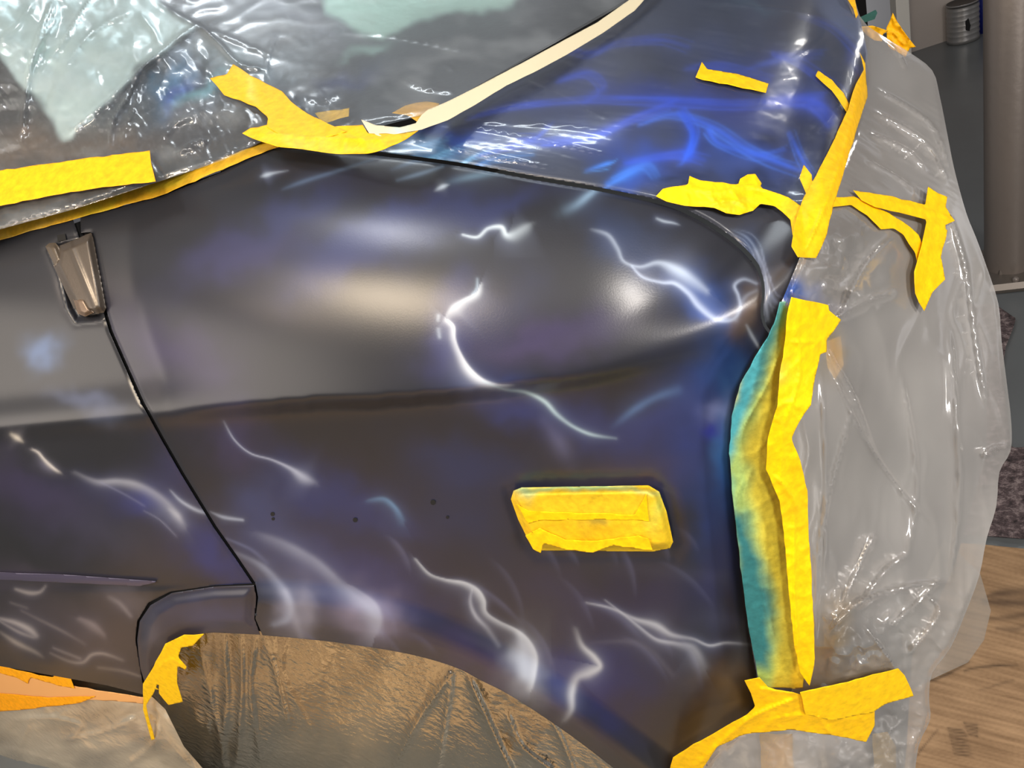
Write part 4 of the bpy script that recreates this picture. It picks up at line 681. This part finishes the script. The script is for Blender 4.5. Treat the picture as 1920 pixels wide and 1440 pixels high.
dk = quad('wall_recess', [B0 + nrm_ * .5, A0 + nrm_ * .5 - wd * .1, A0 + nrm_ * .5 - wd * .1 + np.array([0, 0, 3]), B0 + nrm_ * .5 + np.array([0, 0, 3])], plain('dark_recess', (26, 25, 25), .9)); dk['kind'] = 'structure'
def box(name, c, sx, sy, sz, ang, mat, parent=None):
    c = np.array(c); u = np.array([math.cos(ang), math.sin(ang), 0]) * sx / 2; v = np.array([-math.sin(ang), math.cos(ang), 0]) * sy / 2; z = np.array([0, 0, sz])
    V = [c - u - v, c + u - v, c + u + v, c - u + v]; V += [p + z for p in V]
    Fq = [(0, 3, 2, 1), (4, 5, 6, 7), (0, 1, 5, 4), (1, 2, 6, 5), (2, 3, 7, 6), (3, 0, 4, 7)]
    o = mesh_obj(name, V, Fq, mat, parent, None, False); b = o.modifiers.new('b', 'BEVEL'); b.width = .006; b.segments = 2; return o
an = math.atan2(wd[1], wd[0])
tr = box('trim_1', A0 - wd * .03, .10, .12, 3, an, plain('white_trim', (226, 222, 212), .4)); tr['kind'] = 'structure'
def lathe(name, c, prof, mat, n=40, parent=None, smooth=True):
    V = []; Fq = []
    for i, (r, z) in enumerate(prof):
        for k in range(n): a = 2 * math.pi * k / n; V.append((c[0] + r * math.cos(a), c[1] + r * math.sin(a), c[2] + z))
    for i in range(len(prof) - 1):
        for k in range(n): Fq.append((i * n + k, i * n + (k + 1) % n, (i + 1) * n + (k + 1) % n, (i + 1) * n + k))
    return mesh_obj(name, V, Fq, mat, parent, None, smooth)
pc = flo(1893, 512); 
post = empty('steel_post', pc, 'round grey steel post standing on a bolted hexagonal foot', 'post')
pr_ = np.linalg.norm(pc - EYE) * 37 / 1570
steel = plain('brushed_grey_steel', (122, 112, 104), .4, .25, bumps=[(30, .3, .004, 4)])
o = lathe('pole', (0, 0, 0), [(pr_, .03), (pr_, 4.2), (0, 4.2)], steel); o.parent = post
o = lathe('foot', (0, 0, 0), [(0, .004), (pr_ * 2.0, .004), (pr_ * 2.05, .02), (pr_ * 1.9, .045), (pr_ * 1.05, .05), (pr_ * 1.02, .07)], plain('foot_steel', (120, 112, 104), .4, .6), n=6, smooth=False); o.parent = post
for k in range(6):
    a = math.pi / 6 + k * math.pi / 3; b = lathe('bolt', (pr_ * 1.5 * math.cos(a), pr_ * 1.5 * math.sin(a), .045), [(.014, 0), (.014, .014), (.006, .02), (0, .02)], steel, n=8); b.parent = post
# paint cans by the wall
cp = flo(1806, 76); R1 = np.linalg.norm(cp - EYE) * 24 / 1600
can = empty('paint_can', cp, 'grey ribbed paint can standing on the floor against the wall', 'can')
prof = [(0, .002), (R1, .002)]
for k in range(7): prof += [(R1, .03 + k * R1 * .33), (R1 * .96, .03 + k * R1 * .33 + .012), (R1, .03 + k * R1 * .33 + .03)]
top = R1 * 2.5
o = lathe('can_body', (0, 0, 0), prof + [(R1, top), (R1 * .97, top + .01)], plain('can_tin', (150, 148, 146), .35, .6)); o.parent = can
o = lathe('lid', (0, 0, 0), [(R1 * .97, top + .01), (R1 * .9, top), (0, top)], plain('can_lid', (70, 66, 62), .5, .4)); o.parent = can
o = patch('label_drop', [(1810, 40), (1816, 34), (1820, 48), (1818, 58), (1811, 57)], lambda x, y: np.full(np.shape(x), cp[1] - R1 * 1.02), MK, step=2); o.parent = can; o.matrix_parent_inverse = Matrix.Translation(cp).inverted(); o.name = 'can_mark'
cb = flo(1848, 56)
tag(lathe('paint_can', cb, [(0, 0), (R1 * .8, 0), (R1 * .8, R1 * 2.4), (R1 * .74, R1 * 2.5), (0, R1 * 2.5)], plain('blue_can', (24, 34, 110), .4)), 'dark blue can half hidden behind the steel post', 'can')
# carpet scrap and plywood on the floor
def rug_mat():
    m, nt, p, out = newmat('mottled_felt'); tc = node(nt, 'ShaderNodeTexCoord'); n = node(nt, 'ShaderNodeTexNoise'); n.inputs['Scale'].default_value = 38; n.inputs['Detail'].default_value = 5; n.inputs['Roughness'].default_value = .75
    nt.links.new(tc.outputs['Object'], n.inputs['Vector']); r = node(nt, 'ShaderNodeValToRGB'); cr = r.color_ramp; cr.elements[0].position = .32; cr.elements[0].color = (*lin((40, 32, 32)), 1); cr.elements[1].position = .68; cr.elements[1].color = (*lin((168, 150, 146)), 1)
    e = cr.elements.new(.5); e.color = (*lin((96, 80, 80)), 1); nt.links.new(n.outputs[0], r.inputs[0]); nt.links.new(r.outputs[0], p.inputs['Base Color']); p.inputs['Roughness'].default_value = .95
    b = node(nt, 'ShaderNodeBump'); b.inputs['Strength'].default_value = .9; b.inputs['Distance'].default_value = .02; nt.links.new(n.outputs[0], b.inputs['Height']); nt.links.new(b.outputs[0], p.inputs['Normal']); return m
rug = tag(patch('felt_mat', [(1700, 560), (1868, 572), (1905, 597), (1900, 615), (1886, 650), (1880, 690), (1886, 760), (1896, 840), (1990, 832), (2000, 1016), (1836, 1004), (1700, 998)], d_plane(.018), rug_mat(), step=6, skirt=.02, relief=lambda x, y, d: .008 * noise(x / 20, y / 20, 2)), 'mottled brown felt mat lying on the grey floor', 'mat')
PW = [S([(1850, 1118, 3, .8), (1880, 1112, 8, .9), (1930, 1108, 9, .9)], (66, 50, 40)), S([(1846, 1128, 6, .9), (1880, 1130, 10, 1), (1930, 1130, 9, 1)], (62, 46, 38)), S([(1855, 1160, 4, .8), (1890, 1158, 6, .9), (1930, 1150, 7, .9)], (66, 50, 40)), S([(1870, 1178, 4, .8), (1900, 1180, 6, .8), (1920, 1176, 5, .6)], (70, 54, 44)),
  S([(1808, 1258, 2, .9), (1830, 1252, 2.5, 1), (1870, 1248, 2.5, 1), (1908, 1247, 2, .7)], (40, 30, 24)), S([(1745, 1276, 3, .9), (1780, 1262, 3, 1), (1815, 1241, 3, 1)], (44, 34, 28)), S([(1838, 1294, 2, .6), (1870, 1284, 2, .7), (1900, 1275, 2, .5)], (60, 44, 34)), S([(1708, 1430, 2, .9), (1740, 1390, 2, .8), (1758, 1368, 2, .7)], (50, 36, 28))]
for k in range(9): PW.append(S([(1778 + k * 1.4, 1366 + k * 6, 1.6, .9), (1800 + (k % 3) * 5, 1368 + k * 6, 1.8, .9), (1808 + k * 2, 1370 + k * 6, 1.6, .5)], (50, 36, 28)))
for k in range(5): PW.append(S([(1808 + k * 2, 1356 + k * 5, 1.6, .8), (1832, 1360 + k * 5, 1.8, .9)], (50, 36, 28)))
def ply_base(px, py):
    u, v = rot(px, py, 14); g = .5 + .5 * fbm(u / 160, v / 6, 4, 3) * .8 + .25 * fbm(px / 120, py / 90, 3, 9); g = np.clip(g, 0, 1)[:, None]
    return lin((134, 104, 74)) * (1 - g) + lin((186, 150, 112)) * g
MPly = paint_mat('plywood', .6, 0., .3, bumps=[(120, .3, .001, 4)])
ply = tag(patch('plywood_sheet', [(1560, 1005), (1836, 1020), (2000, 1037), (2040, 1520), (1400, 1520)], d_plane(.03), MPly, step=3, skirt=.03, base=ply_base, strokes=PW), 'stained tan plywood sheet on the floor in front of the car', 'plywood')
tag(patch('plastic_film', [(1770, 1010), (1838, 1076), (1858, 1145), (1845, 1200), (1815, 1242), (1742, 1276), (1700, 1300), (1690, 1180)], d_front, FF, step=5, off=-.05, relief=lambda x, y, d: .01 * noise(x / 60, y / 60, 3), base=(176, 166, 152), haze=.5), 'loose grey film flap trailing beside the plywood sheet', 'plastic sheet')
# far tape scraps at the top right
d_far = lambda x, y: d_front(np.minimum(x, 1640), np.maximum(y, 20)) * 1.0
tape('crumpled yellow tape bundle at the far end of the hood', [(1664, 82), (1662, 52), (1668, 40), (1674, 24), (1682, 40), (1694, 58), (1717, 88), (1706, 90), (1697, 108), (1684, 98), (1668, 90)], lambda x, y: np.full(np.shape(x), 1.85), .0, wr=.006, base=(252, 186, 10), sc_=.45)
tape('folded yellow tape flap peeking out behind the front film', [(1612, 50), (1636, 48), (1666, 58), (1655, 64), (1654, 78), (1640, 76), (1624, 66)], lambda x, y: np.full(np.shape(x), 1.80), .0, wr=.004, base=(246, 184, 20), sc_=.5)
tape('narrow yellow tape at the far front edge of the hood film', [(1592, -20), (1603, -2), (1609, 28), (1605, 34), (1600, 16), (1590, 0)], d_front, .02, wr=.001, base=(246, 184, 20))
tag(patch('plastic_scrap', [(1608, 34), (1622, 28), (1642, 18), (1645, 24), (1640, 36), (1622, 42)], lambda x, y: np.full(np.shape(x), 1.84), MT, step=3, base=(50, 92, 84)), 'small green scrap stuck at the far corner of the front film', 'scrap')

gx, gy = np.meshgrid(np.linspace(-3.4, -.6, 80), np.linspace(-1.6, .58, 70)); idx = np.arange(gx.size).reshape(gx.shape)  # unseen plywood, added and sized for warm reflections in the arch film
g_ = np.clip(.5 + .35 * fbm(gx.ravel() * 1.2, gy.ravel() * 30, 4, 3) + .8 * fbm(gx.ravel() * 3, gy.ravel() * 4, 3, 5), 0, 1)[:, None]
Vp = np.stack([gx.ravel(), gy.ravel(), np.full(gx.size, .012)], 1)
tag(mesh_obj('plywood_sheet', Vp, np.stack([idx[:-1, :-1].ravel(), idx[:-1, 1:].ravel(), idx[1:, 1:].ravel(), idx[1:, :-1].ravel()], 1), MPly0, None, lin((120, 98, 74)) * (1 - g_) + lin((196, 168, 130)) * g_), 'tan plywood sheet added out of view on the floor beside the car door', 'plywood')
